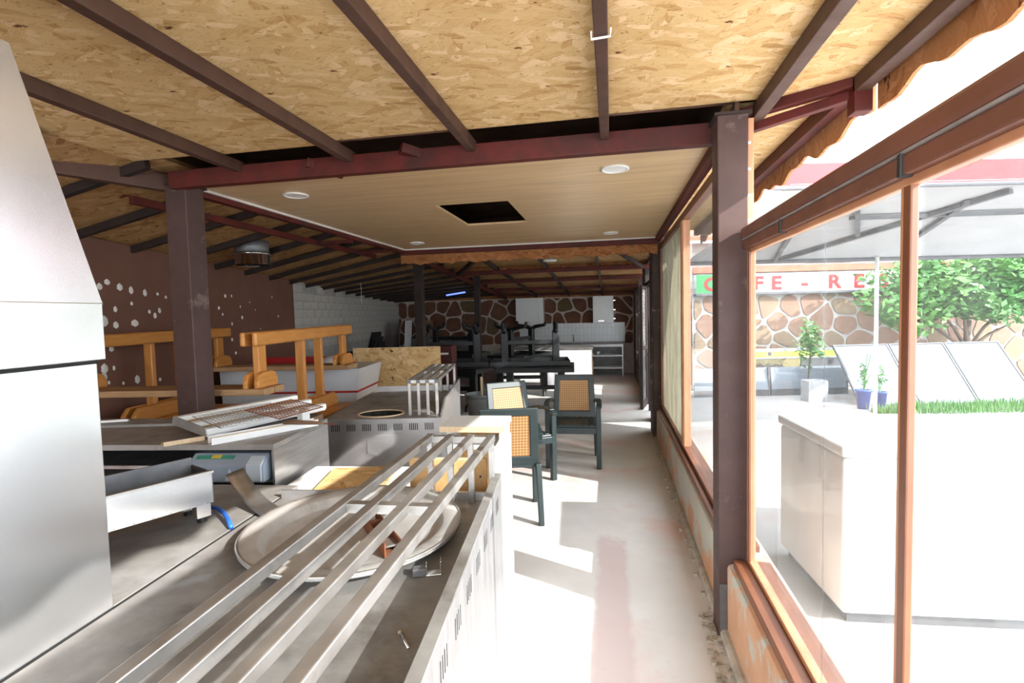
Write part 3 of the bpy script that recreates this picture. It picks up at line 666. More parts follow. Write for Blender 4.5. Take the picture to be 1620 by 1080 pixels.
# small crumpled foil and nail
tg = thing('metal_clip', 'small shiny bent metal clip beside the tray rim', 'clip', (-.515, 1.375, .854), R(20))
MB().box(-.022, .022, -.015, .015, 0, .003).box(.019, .022, -.015, .015, .003, .04).box(-.022, -.019, -.015, .015, .003, .03).build('bent_plate', 'chrome', tg, bevel=.001)
MB().box(-.06, -.022, -.014, .014, 0, .022).build('tab', 'dark_sheet', tg, bevel=.002)
tg = thing('bolt', 'thin steel bolt lying on the front range near the side guard', 'bolt', (-.475, 1.065, .8575), R(-50))
MB().tube([(-.035, 0, 0), (.03, 0, 0)], .0035, 8).build('shank', 'chrome', tg, smooth=True)
MB().tube([(-.038, 0, 0), (-.033, 0, 0)], .0045, 6).build('head', 'raw_wood', tg)

# ------------------------------------------------------------------ hood cabinet at the left
hd = thing('hood_cabinet', 'tall brushed stainless cabinet with tapered hood beside the front range', 'hood', (-1.298, 1.085, .853), R(5))
# local: x<=0 to the left, y<=0 towards viewer
MB().box(-.62, .0, -1.15, 0, 0, .655).build('cabinet_body', 'steel_hood', hd, bevel=.003)
mb = MB()
a0, a1 = .012, .79
lo_ = [(-.64, -1.2), (a0, -1.2), (a0, .014), (-.64, .014)]; 
mb.add([(x, y, .655) for x, y in lo_]+[(x, y, .80) for x, y in lo_], [(3, 2, 1, 0), (0, 1, 5, 4), (1, 2, 6, 5), (2, 3, 7, 6), (3, 0, 4, 7), (4, 5, 6, 7)])
skirt = mb.build('hood_skirt', 'steel_hood', hd, bevel=.002)
tp = [(-.5, -1.0), (-.01, -1.0), (-.01, -.15), (-.5, -.15)]
mb = MB(); mb.add([(x, y, .80) for x, y in lo_]+[(x, y, 1.37) for x, y in tp], [(0, 1, 5, 4), (1, 2, 6, 5), (2, 3, 7, 6), (3, 0, 4, 7), (4, 5, 6, 7), (3, 2, 1, 0)])
mb.build('hood_taper', 'steel_hood', hd)
MB().box(-.62, .001, -1.15, .0012, .645, .654).build('shadow_gap', 'black_slot', hd)
MB().box(-.45, -.05, -.95, -.21, 1.37, 1.62).build('flue', 'steel_hood', hd)
# base counter under the hood cabinet and the charcoal trough
bc = thing('base_counter', 'low smudged steel counter next to the front range, charcoal trough on top', 'counter', (-1.80, 1.12, 0), ROT1)
MB().box(-.42, .489, -.95, .88, .10, .835).build('body', 'steel_panel', bc, bevel=.004)
MB().box(-.42, .489, -.95, .88, .835, .853).build('top', 'steel_dusty', bc, bevel=.002)
for sx in (-.36, .40):
    for sy in (-.88, .82): MB().tube([(sx, sy, 0), (sx, sy, .105)], .025, 12).build('foot', 'dark_steel', bc)
# charcoal trough
a = Vector((-1.475, 1.635, 0)); dirv = Vector((-.43, -.90, 0)).normalized()
tr_ = thing('charcoal_trough', 'long stainless charcoal trough on short legs, bright front plate', 'grill', (a.x, a.y, .853), math.atan2(dirv.y, dirv.x))
# local x along trough towards the viewer, local y to the right (+) ... left is -y side mapped below
sgn = 1 if Vector((-dirv.y, dirv.x, 0)).x > 0 else -1
L_, W_ = .52, .17
MB().box(0, L_, -.004*sgn, .004*sgn, .07, .185).build('front_plate', 'steel_hood', tr_, bevel=.002)
MB().box(0, L_, -W_*sgn-.004, -W_*sgn+.004, .07, .215).build('rear_plate', 'dark_sheet', tr_, bevel=.002)
MB().box(0, L_, min(-W_*sgn, 0), max(-W_*sgn, 0), .07, .078).build('floor_plate', 'soot', tr_)
for xx in (0, L_): MB().box(xx-.004, xx+.004, min(-W_*sgn, 0), max(-W_*sgn, 0), .07, .185).build('end_plate', 'dark_sheet', tr_)
MB().box(-.006, L_, -.006, .012, .182, .190).build('rim', 'steel_bar', tr_) if sgn < 0 else MB().box(-.006, L_, -.012, .006, .182, .190).build('rim', 'steel_bar', tr_)
for xx in (.03, L_-.03):
    for yy in (-.025*sgn, (-W_+.025)*sgn): MB().box(xx-.025, xx+.025, yy-.02, yy+.02, .02, .075).build('leg', 'steel_bar', tr_, bevel=.002); MB().tube([(xx, yy, 0), (xx, yy, .022)], .016, 10).build('foot', 'black_rubber', tr_)
for k in range(9): MB().tube([(.03+k*.055, .0045*sgn, .076), (.03+k*.055, .0065*sgn, .076)], .003, 6).build('rivet', 'steel_bar', tr_)

# ------------------------------------------------------------------ grill counter further left, with the opening in its front
ROTL = R(6.5)
gc = thing('grill_counter', 'wide stainless counter with dark open front, littered with lamp parts', 'counter', (-2.52, 2.46, 0), ROTL)
wL, lL = 1.66, .62
MB().box(-wL/2, wL/2, -lL/2, lL/2, .95, .98).build('top', 'steel_dusty', gc, bevel=.003)
MB().box(wL/2-.012, wL/2, -lL/2, lL/2, .08, .95).build('side_panel', 'steel', gc)
MB().box(-wL/2, -wL/2+.012, -lL/2, lL/2, .08, .95).build('side_panel', 'steel_panel', gc)
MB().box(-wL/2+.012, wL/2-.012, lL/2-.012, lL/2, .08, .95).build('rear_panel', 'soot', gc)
MB().box(-wL/2+.012, wL/2-.012, -lL/2+.02, lL/2-.012, .78, .795).build('shelf', 'dark_sheet', gc)
MB().box(-wL/2+.012, wL/2-.45, -lL/2, -lL/2+.01, .855, .872).build('rail', 'steel_bar', gc)
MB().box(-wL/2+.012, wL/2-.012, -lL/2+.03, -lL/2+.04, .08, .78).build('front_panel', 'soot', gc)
MB().prism([(-wL/2, .05), (-wL/2+.9, lL/2-.16), (-wL/2+1.0, lL/2-.02), (-wL/2, lL/2-.02)], .98, .995, lambda a_, b_, t_: (a_, b_, t_)).build('raised_plate', 'steel_dusty', gc)
for sx in (-1, 1):
    for sy in (-1, 1): MB().tube([(sx*(wL/2-.06), sy*(lL/2-.06), 0), (sx*(wL/2-.06), sy*(lL/2-.06), .085)], .025, 12).build('foot', 'dark_steel', gc)
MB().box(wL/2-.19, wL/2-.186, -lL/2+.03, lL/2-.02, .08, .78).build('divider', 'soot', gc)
# kitchen scale on the shelf, poking out
pf = Matrix.Rotation(ROTL, 4, 'Z')
q = Vector((-2.52, 2.46, 0)) + pf @ Vector((wL/2-.235, -lL/2+.16, 0))
sc_ = thing('kitchen_scale', 'blue grey plastic weighing scale with green and yellow label', 'scale', (q.x, q.y, .795), ROTL)
MB().prism([(-.20, 0), (.08, 0), (.08, .135), (-.14, .135), (-.20, .09)], -.20, .20, lambda a_, b_, t_: (t_, a_, b_)).build('housing', 'scale_blue', sc_, bevel=.012, seg=3)
MB().prism([(-.206, .01), (-.19, .01), (-.135, .125), (-.145, .13), (-.204, .095)], .11, .19, lambda a_, b_, t_: (t_, a_, b_)).build('light_panel', 'scale_light', sc_, bevel=.004)
MB().prism([(.0, 0), (.05, 0), (.025, .06)], -.2045, -.2, lambda a_, b_, t_: (a_, t_, b_+.012)).build('light_mark', 'scale_light', sc_)
o = MB().box(-.17, .03, -.175, -.145, .1285, .130).build('label_strip', 'label_green', sc_); o.rotation_euler.x = 0
o.location = (0, -.015, -.014); o.rotation_euler.x = R(30); o.location = (0, .045, .09)
o2 = MB().box(-.09, -.04, -.172, -.148, .1300, .1312).build('label_centre', 'label_yellow', o)
# bent trim sheet and blue hose
def sheet(pts, wv, name, mt, parent, th=.004):
    mb = MB(); n_ = len(pts); wv = Vector(wv)
    mb.add([Vector(p_) for p_ in pts]+[Vector(p_)+wv for p_ in pts], [(i, i+1, n_+i+1, n_+i) for i in range(n_-1)])
    o_ = mb.build(name, mt, parent, smooth=True); s_ = o_.modifiers.new('solid', 'SOLIDIFY'); s_.thickness = th; return o_
A = at(357, 752, z=.96); B = at(425, 822, z=.862)
bt = thing('bent_sheet', 'curved strip of bent shiny steel sheet leaning by the weighing scale', 'sheet', (B.x, B.y, .853))
pts = []
for i in range(13):
    s_ = i/12; p = A.lerp(B, s_); pts.append(p-Vector((B.x, B.y, .853))+Vector((0, 0, -.035*math.sin(math.pi*s_)+ .001)))
sheet(pts, (.035, .06, .012), 'strip', 'steel', bt)
hs = MB(); H0 = at(345, 808, z=.90)
P0 = at(372, 838, z=.862)
hs.tube([at(322, 806, z=.862), at(334, 802, z=.868), at(345, 804, z=.875), at(354, 811, z=.874), at(361, 822, z=.869), at(366, 834, z=.8605)], .008, 10)
o = hs.build('rubber_hose', 'hose_blue', smooth=True); tag(o, 'short blue rubber hose curling behind the charcoal trough', 'hose')

# ------------------------------------------------------------------ debris on the grill counter: lamp fitting, channel, wire grates, chisel
zt = .981
P = at(300, 690, z=zt); Q = at(490, 648, z=zt)
dv = (Q-P); ang = math.atan2(dv.y, dv.x); ln = min(dv.length, .95)
fx = thing('lamp_fitting', 'broken twin tube lamp fitting, white fins over brassy reflectors', 'light fitting', ((P.x+Q.x)/2, (P.y+Q.y)/2, zt), ang)
fx.rotation_euler.x = R(9); fx.location.z = zt+.032
MB().box(-ln/2, ln/2, -.15, .15, .0, .012).build('base_tray', 'white_paint', fx)
for k, yy in enumerate((-.135, 0, .135)):
    MB().prism([(-.022, .012), (.022, .012), (.014, .042), (-.014, .042)], -ln/2, ln/2, lambda a_, b_, t_, yy=yy: (t_, yy+a_, b_)).build('fin', 'white_plastic', fx)
for yy in (-.068, .068):
    MB().prism([(-.046, .013), (.046, .013), (.036, .022), (-.036, .022)], -ln/2+.01, ln/2-.01, lambda a_, b_, t_, yy=yy: (t_, yy+a_, b_)).build('reflector', 'gold_reflector', fx)
MB().prism([(-.152, 0), (.152, 0), (.14, .05), (-.14, .05)], -ln/2-.004, -ln/2, lambda a_, b_, t_: (t_, a_, b_)).build('end_plate', 'steel_dusty', fx)
for xx in (-.18, .05): MB().box(xx, xx+.012, -.155, -.147, .0, .05).build('clip', 'white_plastic', fx)
C0 = at(332, 703, z=zt); C1 = at(500, 672, z=zt); dv = C1-C0
ch = thing('metal_channel', 'pale empty metal channel lying along the grill counter edge', 'channel', ((C0.x+C1.x)/2, (C0.y+C1.y)/2, zt), math.atan2(dv.y, dv.x))
lc = dv.length
MB().box(-lc/2, lc/2, -.028, .028, 0, .004).box(-lc/2, lc/2, -.028, -.024, .004, .038).box(-lc/2, lc/2, .024, .028, .004, .038).build('trough', 'raw_wood' if False else 'white_paint', ch)
MB().box(-lc/2, lc/2, -.033, -.028, .034, .038).build('lip', 'raw_wood', ch)
wdk = thing('wood_offcut', 'thin pale wooden offcut under the broken lamp fitting', 'offcut', (0, 0, 0))
pw = at(300, 697, z=zt); wdk.location = (pw.x, pw.y, zt); wdk.rotation_euler.z = ang-.35
MB().box(-.12, .06, -.045, .03, 0, .008).build('board', 'raw_wood', wdk); MB().box(-.12, .06, -.048, -.045, 0, .022).build('edge', 'raw_wood', wdk)
def grate(label, px, py, z, rz, nx, ny, lx, ly, mt, tilt=0):
    p_ = at(px, py, z=z); g = thing('wire_grate', label, 'grate', (p_.x, p_.y, z), rz, 'wire grill grates on the lamp fitting')
    g.rotation_euler = (tilt, 0, rz)
    for i in range(nx+1): MB().tube([(-lx/2+lx*i/nx, -ly/2, 0), (-lx/2+lx*i/nx, ly/2, 0)], .0016, 5).build('wire', mt, g)
    for j in range(ny+1): MB().tube([(-lx/2, -ly/2+ly*j/ny, .003), (lx/2, -ly/2+ly*j/ny, .003)], .0016, 5).build('wire', mt, g)
    fr_ = MB().tube([(-lx/2, -ly/2, 0), (lx/2, -ly/2, 0), (lx/2, ly/2, 0), (-lx/2, ly/2, 0), (-lx/2, -ly/2, 0)], .003, 6).build('frame', mt, g)
    return g
grate('rusty wire grill grate lying tilted on the lamp fitting', 452, 646, zt+.095, ang+.15, 16, 9, .36, .24, 'rust', R(9))
grate('grey wire grill grate lying flat on the lamp fitting', 391, 655, zt+.083, ang-.05, 20, 10, .46, .26, 'steel_bar', R(9))
tool = thing('wooden_handle', 'brown wooden tool handle pointing across the grill counter corner', 'handle', at(478, 668, z=zt+.051), ang-1.25)
MB().tube([(-.11, 0, 0), (-.02, 0, 0), (.10, 0, -.002), (.13, 0, -.004)], [.012, .013, .009, .004], 10).build('grip', 'crate_brown', tool, smooth=True)
MB().tube([(.125, 0, -.0035), (.19, 0, -.009)], .004, 6).build('tang', 'rust', tool)
wt = thing('white_block', 'small white plastic block at the corner of the grill counter', 'block', at(480, 655, z=zt+.04), ang+.2)
MB().box(-.035, .035, -.02, .02, -.038, .018).build('block', 'white_plastic', wt, bevel=.004); MB().box(-.01, .035, -.022, .022, .018, .028).build('ridge', 'white_plastic', wt)
sp = thing('plastic_strip', 'short white plastic strip on the raised plate of the grill counter', 'strip', at(168, 668, z=1.0), R(25))
MB().box(-.12, .12, -.012, .012, 0, .006).build('strip', 'white_plastic', sp); MB().box(-.12, .12, -.012, -.009, .006, .014).build('ridge', 'white_plastic', sp)

# ------------------------------------------------------------------ things behind the front range
cb = thing('low_cupboard', 'low white cupboard in the gap behind the front range', 'cupboard', (-1.30, 2.38, 0), R(6))
MB().box(-.33, .33, -.26, .26, .05, .74).build('carcass', 'white_lacquer', cb, bevel=.003)
MB().box(-.335, .335, -.265, .265, .74, .76).build('top', 'white_lacquer', cb, bevel=.003)
MB().box(-.30, .30, -.24, .24, 0, .05).build('plinth', 'dark_sheet', cb)
o1 = thing('chipboard_offcut', 'square of flaky chipboard lying on the low white cupboard', 'offcut', (-1.28, 2.42, .7605), R(14))
MB().box(-.19, .15, -.19, .16, 0, .018).build('sheet', 'osb_flat', o1); MB().box(-.19, .15, -.191, -.19, .0, .018).build('cut_edge', 'raw_wood', o1)
o1 = thing('white_board', 'white laminate board strip lying across the low cupboard top', 'board', (-.958, 2.27, .7605), R(10))
MB().box(-.10, .10, -.13, .13, 0, .016).build('sheet', 'white_lacquer', o1); MB().box(-.10, .10, -.131, -.13, 0, .016).build('edge', 'raw_wood', o1)
wcab = thing('white_cabinet', 'tall narrow white open cabinet behind the bar rack end', 'cabinet', (-.72, 2.70, 0), R(3))
cw, cd, chh = .30, .26, 1.02
MB().box(-cw/2, -cw/2+.018, -cd/2, cd/2, 0, chh-.03).build('side_panel', 'white_lacquer', wcab); MB().box(cw/2-.018, cw/2, -cd/2, cd/2, 0, chh-.03).build('side_panel', 'white_lacquer', wcab)
MB().box(-cw/2+.018, cw/2-.018, cd/2-.01, cd/2, 0, chh-.03).build('rear_panel', 'chipboard', wcab)
MB().box(-cw/2-.03, cw/2+.01, -cd/2-.03, cd/2, chh-.03, chh).build('top_board', 'white_lacquer', wcab)
MB().box(-cw/2-.03, cw/2+.01, -cd/2-.033, -cd/2-.03, chh-.03, chh).build('edge_band', 'raw_wood', wcab)
MB().box(-cw/2+.018, cw/2-.018, -cd/2+.01, cd/2-.01, chh-.13, chh-.112).build('shelf', 'white_lacquer', wcab); MB().box(-cw/2+.018, cw/2-.018, -cd/2+.01, cd/2-.01, 0, .05).build('plinth', 'white_lacquer', wcab)
cpb = thing('upright_board', 'orange chipboard panel standing upright behind the bar rack', 'board', (-.70, 2.10, 0), R(4))
MB().box(-.175, .165, -.009, .009, 0, .975).build('sheet', 'chipboard', cpb)
MB().box(-.175, .165, -.0095, .0095, .975, .981).build('cut_edge', 'raw_wood', cpb)
for k in range(6): MB().box(.135, .142, -.0105, -.0088, .35+k*.11, .358+k*.11).build('screw_hole', 'black_slot', cpb)
wtp = thing('tall_white_panel', 'tall bright white panel standing edge on beside the bar rack', 'panel', (-.478, 2.18, 0), R(4))
MB().box(-.018, .018, -.16, .16, 0, 1.04).build('sheet', 'white_lacquer', wtp); MB().box(-.018, .018, -.162, -.16, 0, 1.04).build('edge_band', 'white_plastic', wtp)

# ------------------------------------------------------------------ upturned pine picnic table
PT0 = at(413, 612, d=3.58); PT1 = at(543, 575, d=5.18)           # near and far seat hangers of the right frame
ax = Vector((1, .13, 0)).normalized(); 
cr = (PT1-PT0); cr.z = 0; ay = Vector((-ax.y, ax.x, 0))
base = (PT0+PT1)/2; 
angp = math.atan2(ax.y, ax.x)
Lb = 1.30; sep = (PT1-PT0).dot(ay)                                 # frame spacing, seat spacing
org = Vector((base.x, base.y, 0)) - ax*(Lb/2)
pt = thing('picnic_table', 'heavy pine picnic table turned upside down behind the grill counter', 'table', (org.x, org.y, 0), angp)
skew = (PT1-PT0).dot(ax)
def fx_(side, yy): return side*Lb/2 + skew*yy/sep               # frames lean with the stacked table
zs_, zr_ = 1.135, 1.47
for yy in (-sep/2, sep/2):                                        # seats, underside up
    s0 = skew*yy/sep
    MB().box(-Lb/2-.18+s0, Lb/2+.10+s0, yy-.13, yy-.005, zs_-.045, zs_).build('seat_plank', 'pine_dusty', pt, bevel=.006)
    MB().box(-Lb/2-.18+s0, Lb/2+.10+s0, yy+.005, yy+.13, zs_-.045, zs_).build('seat_plank', 'pine_dusty', pt, bevel=.006)
for side in (-1, 1):
    for off in (-.042, .042):
        x0_, x1_ = fx_(side, -sep/2-.14)+off, fx_(side, sep/2+.14)+off
        o = MB().bar((x0_, -sep/2-.14, zr_), (x1_, sep/2+.14, zr_+.012), .036, .095).build('foot_beam', 'pine_y', pt, bevel=.014, seg=3)
    for yy in (-sep/2, sep/2):
        xh = fx_(side, yy)
        MB().box(xh-.022, xh+.022, yy-.05, yy+.05, zs_+.01, zr_-.04).build('seat_hanger', 'pine_z', pt, bevel=.006)
        for off in (-.04, .04):
            prof = [(-.13, 0), (.13, 0), (.13, .05), (.10, .095), (.05, .11), (-.05, .11), (-.10, .095), (-.13, .05)]
            MB().prism(prof, xh+off-.017, xh+off+.017, lambda a_, b_, t_, yy=yy: (t_, yy+a_, zs_+b_)).build('bracket', 'pine_y', pt, bevel=.008)
    for fy in (-.16, .20):
        xh = fx_(side, fy)
        MB().bar((xh, fy*1.0, .80), (xh, fy, zr_), .07, .045).build('leg', 'pine_z', pt, bevel=.006)
    for off in (-.045, .045):
        MB().prism([(-.42, .80), (.42, .80), (.42, .86), (.36, .92), (-.36, .92), (-.42, .86)], fx_(side, 0)+off-.02, fx_(side, 0)+off+.02, lambda a_, b_, t_: (t_, a_, b_)).build('top_batten', 'pine_y', pt, bevel=.01)
for k in range(6):
    yy = -.41+k*.164
    MB().box(-Lb/2-.20, Lb/2+.20, yy-.076, yy+.076, .755, .80).build('top_plank', 'pine', pt, bevel=.008)
sup = thing('storage_crate', 'plain brown storage crate holding up the upturned pine table', 'crate', (org.x, org.y, 0), angp)
MB().box(-.55, .55, -.33, .33, 0, .72).build('box', 'crate_brown', sup, bevel=.004); MB().box(-.57, .57, -.35, .35, .72, .755).build('lid', 'crate_brown', sup, bevel=.004)
bx = thing('brown_carton', 'low brown carton standing right behind the grill counter', 'carton', (-2.28, 2.97, 0), R(7))
MB().box(-.20, .38, -.10, .10, 0, .955).build('box', 'crate_brown', bx, bevel=.004); MB().box(-.20, .38, -.10, -.005, .955, .961).box(-.20, .38, .005, .10, .955, .961).build('flap', 'crate_brown', bx)

# ------------------------------------------------------------------ boat shaped serving counter
bo = thing('boat_counter', 'white boat shaped serving counter with red stripe and red deck', 'boat', (-3.44, 5.28, 0), R(9))
LB, WB, HB = 1.52, .80, 1.06
def hull(z):   # half sizes at height
    s_ = lerp(.72, 1.0, min(1, max(0, z/HB)) ** .7); return s_
mb = MB(); lv = [0.0, .25, .5, .72, HB]
rings = []
for z in lv:
    s_ = hull(z); xr = LB/2*lerp(.80, 1, s_ if z else .2) if z < HB else LB/2
    pr = [(-LB/2, -WB/2*s_), (LB/2-(1-s_)*.9, -WB/2*s_), (LB/2-(1-s_)*.9, WB/2*s_), (-LB/2, WB/2*s_)]
    rings.append([(x, y, z) for x, y in pr])
for r_ in rings: mb.v += r_
for i in range(len(lv)-1):
    for k in range(4): mb.f.append((i*4+k, i*4+(k+1) % 4, i*4+4+(k+1) % 4, i*4+4+k))
mb.f.append((0, 3, 2, 1)); 
n0 = len(mb.v); ins = .07
mb.v += [(-LB/2+ins, -WB/2+ins, HB), (LB/2-.30, -WB/2+ins, HB), (LB/2-.30, WB/2-ins, HB), (-LB/2+ins, WB/2-ins, HB)]
t0 = (len(lv)-1)*4
for k in range(4): mb.f.append((t0+k, t0+(k+1) % 4, n0+(k+1) % 4, n0+k))
mb.build('hull', 'boat_white', bo)
MB().box(-LB/2+ins-.002, LB/2-.298, -WB/2+ins-.002, WB/2-ins+.002, HB-.03, HB+.012).build('deck', 'boat_red', bo)
MB().prism([(-LB/2+ins, HB), (LB/2-.36, HB), (LB/2-.52, HB+.085), (-LB/2+ins, HB+.085)], WB/2-ins-.05, WB/2-ins, lambda a_, b_, t_: (a_, t_, b_)).build('red_coaming', 'boat_red', bo)
st_ = .78; s_ = hull(.80)
xe = LB/2-(1-s_)*.9
MB().box(-LB/2, xe+.002, -WB/2*s_-.006, -WB/2*s_+.01, .80, .822).build('stripe', 'boat_red', bo); MB().box(xe-.01, xe+.008, -WB/2*s_-.006, WB/2*s_, .80, .822).build('stripe', 'boat_red', bo)
dm_ = MB().lathe([(.14, 0), (.135, .03), (.10, .07), (.05, .09), (.0001, .095)], 24, (.28, .05, HB+.012)).build('dome', 'boat_white', bo, smooth=True)
for k in range(2): MB().box(-LB/2-.004, -LB/2, -.3+k*.32, -.05+k*.32, .2, .7).build('end_panel', 'boat_white', bo)

# OSB sheet standing behind the second range
ob = thing('chipboard_sheet', 'large flaky chipboard sheet standing between the boat and the second range', 'board', (-2.62, 5.97, 0), R(10))
o = MB().box(-.55, .54, -.009, .009, 0, 1.215).build('sheet', 'osb_wall', ob); MB().box(-.55, .54, -.0092, .0092, 1.215, 1.219).build('cut_edge', 'raw_wood', ob)

# ------------------------------------------------------------------ plastic armchairs
def make_chair(label, loc, rz):
    t_ = thing('plastic_armchair', label, 'chair', loc, rz, 'green plastic armchairs with woven backs')
    P_ = 'plastic_green'
    # front faces -y
    MB().box(-.235, .235, -.25, .20, .425, .45).build('seat', P_, t_, bevel=.01)
    for k in range(7): MB().box(-.21+k*.063, -.165+k*.063, -.24, .17, .449, .458).build('seat_slat', P_, t_, bevel=.003)
    MB().box(-.235, .235, -.262, -.242, .365, .43).build('apron', P_, t_, bevel=.006)
    for s_ in (-1, 1): MB().box(s_*.245-.010, s_*.245+.010, -.24, .20, .375, .43).build('side_rail', P_, t_, bevel=.004)
    for s_ in (-1, 1):
        MB().prism([(-.028, 0), (.028, 0), (.034, .64), (-.034, .64)], 0, 1, lambda a_, b_, t__, s_=s_: (s_*.258+(t__-.5)*.05, -.225+a_, b_)).build('front_leg', P_, t_, bevel=.008)
        MB().prism([(.195, .0), (.25, .0), (.235, .46), (.175, .46)], 0, 1, lambda a_, b_, t__, s_=s_: (s_*.225+(t__-.5)*.045, a_, b_) if b_ > .2 else (s_*.235+(t__-.5)*.04, a_+.045, b_)).build('rear_leg', P_, t_, bevel=.008)
        pts_ = [(s_*.262, -.265, .635), (s_*.268, -.20, .665), (s_*.265, -.05, .672), (s_*.25, .12, .655), (s_*.235, .225, .625)]
        mbb = MB()
        for a_, b_ in zip(pts_, pts_[1:]): mbb.bar(a_, b_, .055, .028)
        o_ = mbb.build('armrest', P_, t_, bevel=.008)
    def bk(a_, b_, t__): return (a_, .185+(b_-.44)*.26+t__, b_)
    fo = [(-.235, .44), (.235, .44), (.215, .905), (-.215, .905)]; fi = [(-.165, .52), (.165, .52), (.155, .845), (-.155, .845)]
    mbb = MB()
    for t__ in (-.016, .016): mbb.v += [bk(a_, b_, t__) for a_, b_ in fo+fi]
    for k in range(4):
        j = (k+1) % 4
        mbb.f += [(k, j, 4+j, 4+k), (8+k, 12+k, 12+j, 8+j), (k, 8+k, 8+j, j), (4+k, 4+j, 12+j, 12+k)]
    mbb.build('back_frame', P_, t_, bevel=.008)
    MB().prism(fi, -.006, .006, bk).build('woven_panel', 'cane', t_)
    return t_
ch1 = make_chair('dark green plastic armchair turned to face the ranges, arms and seat in view', (-.405, 5.42, 0), R(2))
ch2 = copy_tree(ch1); ch2.location = (-.835, 3.95, 0); ch2.rotation_euler.z = R(196); ch2['label'] = 'green plastic armchair seen from behind, close to the white cabinet'
ch3 = copy_tree(ch1); ch3.location = (-.90, 4.86, 0); ch3.rotation_euler.z = R(34); ch3['label'] = 'green plastic armchair with tilted back, between the other two armchairs'

# ------------------------------------------------------------------ black plastic tables, some upturned on others
def make_table(label, loc, rz, flip=False):
    t_ = thing('plastic_table', label, 'table', loc, rz, 'black plastic tables stacked in the dining area')
    P_ = 'plastic_black'; H = .72
    def Z(z): return H-z if flip else z
    def bx_(mb_, x0, x1, y0, y1, z0, z1): return mb_.box(x0, x1, y0, y1, min(Z(z0), Z(z1)), max(Z(z0), Z(z1)))
    bx_(MB(), -.66, .66, -.40, .40, H-.025, H).build('tabletop', P_, t_, bevel=.01)
    bx_(bx_(bx_(bx_(MB(), -.66, .66, -.40, -.385, H-.09, H-.025), -.66, .66, .385, .40, H-.09, H-.025), -.66, -.645, -.385, .385, H-.09, H-.025), .645, .66, -.385, .385, H-.09, H-.025).build('skirt', P_, t_)
    for s_ in (-1, 1):
        col_ = bx_(MB(), s_*.44-.06, s_*.44+.06, -.05, .05, .14, H-.025).build('pedestal', P_, t_, bevel=.012)
        MB().tube([(s_*.44, 0, Z(.17)), (s_*.44, -.10, Z(.115)), (s_*.44, -.30, Z(.085)), (s_*.44, -.335, Z(.03)), (s_*.44, -.345, Z(0.0))], [.045, .04, .034, .032, .028], 8).build('foot', P_, t_)
        MB().tube([(s_*.44, 0, Z(.17)), (s_*.44, .10, Z(.115)), (s_*.44, .30, Z(.085)), (s_*.44, .335, Z(.03)), (s_*.44, .345, Z(0.0))], [.045, .04, .034, .032, .028], 8).build('foot', P_, t_)
    bx_(MB(), -.40, .40, -.02, .02, .30, .37).build('stretcher', P_, t_, bevel=.006)
    return t_
make_table('black plastic table standing upright, its corner jutting past the gas bottle', (-1.28, 8.62, 0), R(4))
make_table('upturned black plastic table on the table jutting past the gas bottle', (-1.37, 8.66, .721), R(8), True)
make_table('black plastic table standing upright close to the grey bucket', (-2.75, 8.45, 0), R(-8))
make_table('upturned black plastic table stacked on the table close to the bucket', (-2.72, 8.50, .721), R(10), True)
make_table('black plastic table standing upright in front of the thin dark post', (-2.20, 9.98, 0), R(5)).location = (-1.75, 10.0, 0)
make_table('upturned black plastic table balanced on the table nearest the kitchen island', (-1.75, 10.0, .721), R(72), True)
make_table('black plastic table standing upright before the low dark cupboard', (-3.28, 10.4, 0), R(-5))
make_table('upturned black plastic table on the table before the low dark cupboard', (-3.28, 10.4, .721), R(-14), True)

# bucket, gas bottle, red crate, stacked black chairs, leaning board
bk_ = thing('bucket', 'big grey plastic bucket with a wooden stick standing in it', 'bucket', (-1.93, 7.35, 0))
MB().lathe([(.0001, .01), (.165, .01), (.215, .40), (.235, .405), (.235, .425), (.205, .425), (.155, .02), (.0001, .02)], 32).build('pail', 'bucket_grey', bk_, smooth=True)
MB().lathe([(.205, .345), (.222, .345), (.222, .365), (.205, .365)], 32).build('rib', 'bucket_grey', bk_, smooth=True)
MB().tube([(.02, .0, .02), (-.01, .12, .66)], .018, 8).build('stick', 'raw_wood', bk_)
gb = thing('gas_bottle', 'grey metal gas bottle with collar standing before the kitchen island', 'gas bottle', (-1.33, 10.62, 0))
MB().lathe([(.0001, .02), (.13, .02), (.155, .06), (.155, .34), (.13, .41), (.05, .45), (.0001, .455)], 28).build('cylinder', 'gas_grey', gb, smooth=True)
MB().lathe([(.12, 0), (.13, 0), (.13, .04), (.12, .04)], 28).build('foot_ring', 'gas_grey', gb)
MB().tube([(0, 0, .45), (0, 0, .54)], .02, 10).build('valve', 'chrome', gb)
for k in range(3): MB().bar((.10*math.cos(k*2.1), .10*math.sin(k*2.1), .41), (.10*math.cos(k*2.1), .10*math.sin(k*2.1), .585), .03, .012).build('collar_stay', 'gas_grey', gb)
MB().lathe([(.09, .57), (.115, .57), (.115, .60), (.09, .60), (.09, .57)], 28).build('collar', 'gas_grey', gb, smooth=True)
rc = thing('red_crate', 'dark red crate standing behind the leaning chipboard sheet', 'crate', (-2.62, 7.62, 0), R(5))
for k in range(4): MB().box(-.22, .22, -.16, .16, k*.29, k*.29+.26).build('crate_tier', 'crate_red', rc, bevel=.006)
for k in range(3): MB().box(-.20, .20, -.14, .14, k*.29+.26, k*.29+.29).build('tier_gap', 'dark_steel', rc)
MB().box(-.10, .16, -.163, -.160, 1.00, 1.03).build('pale_print', 'ceiling_trim', rc)
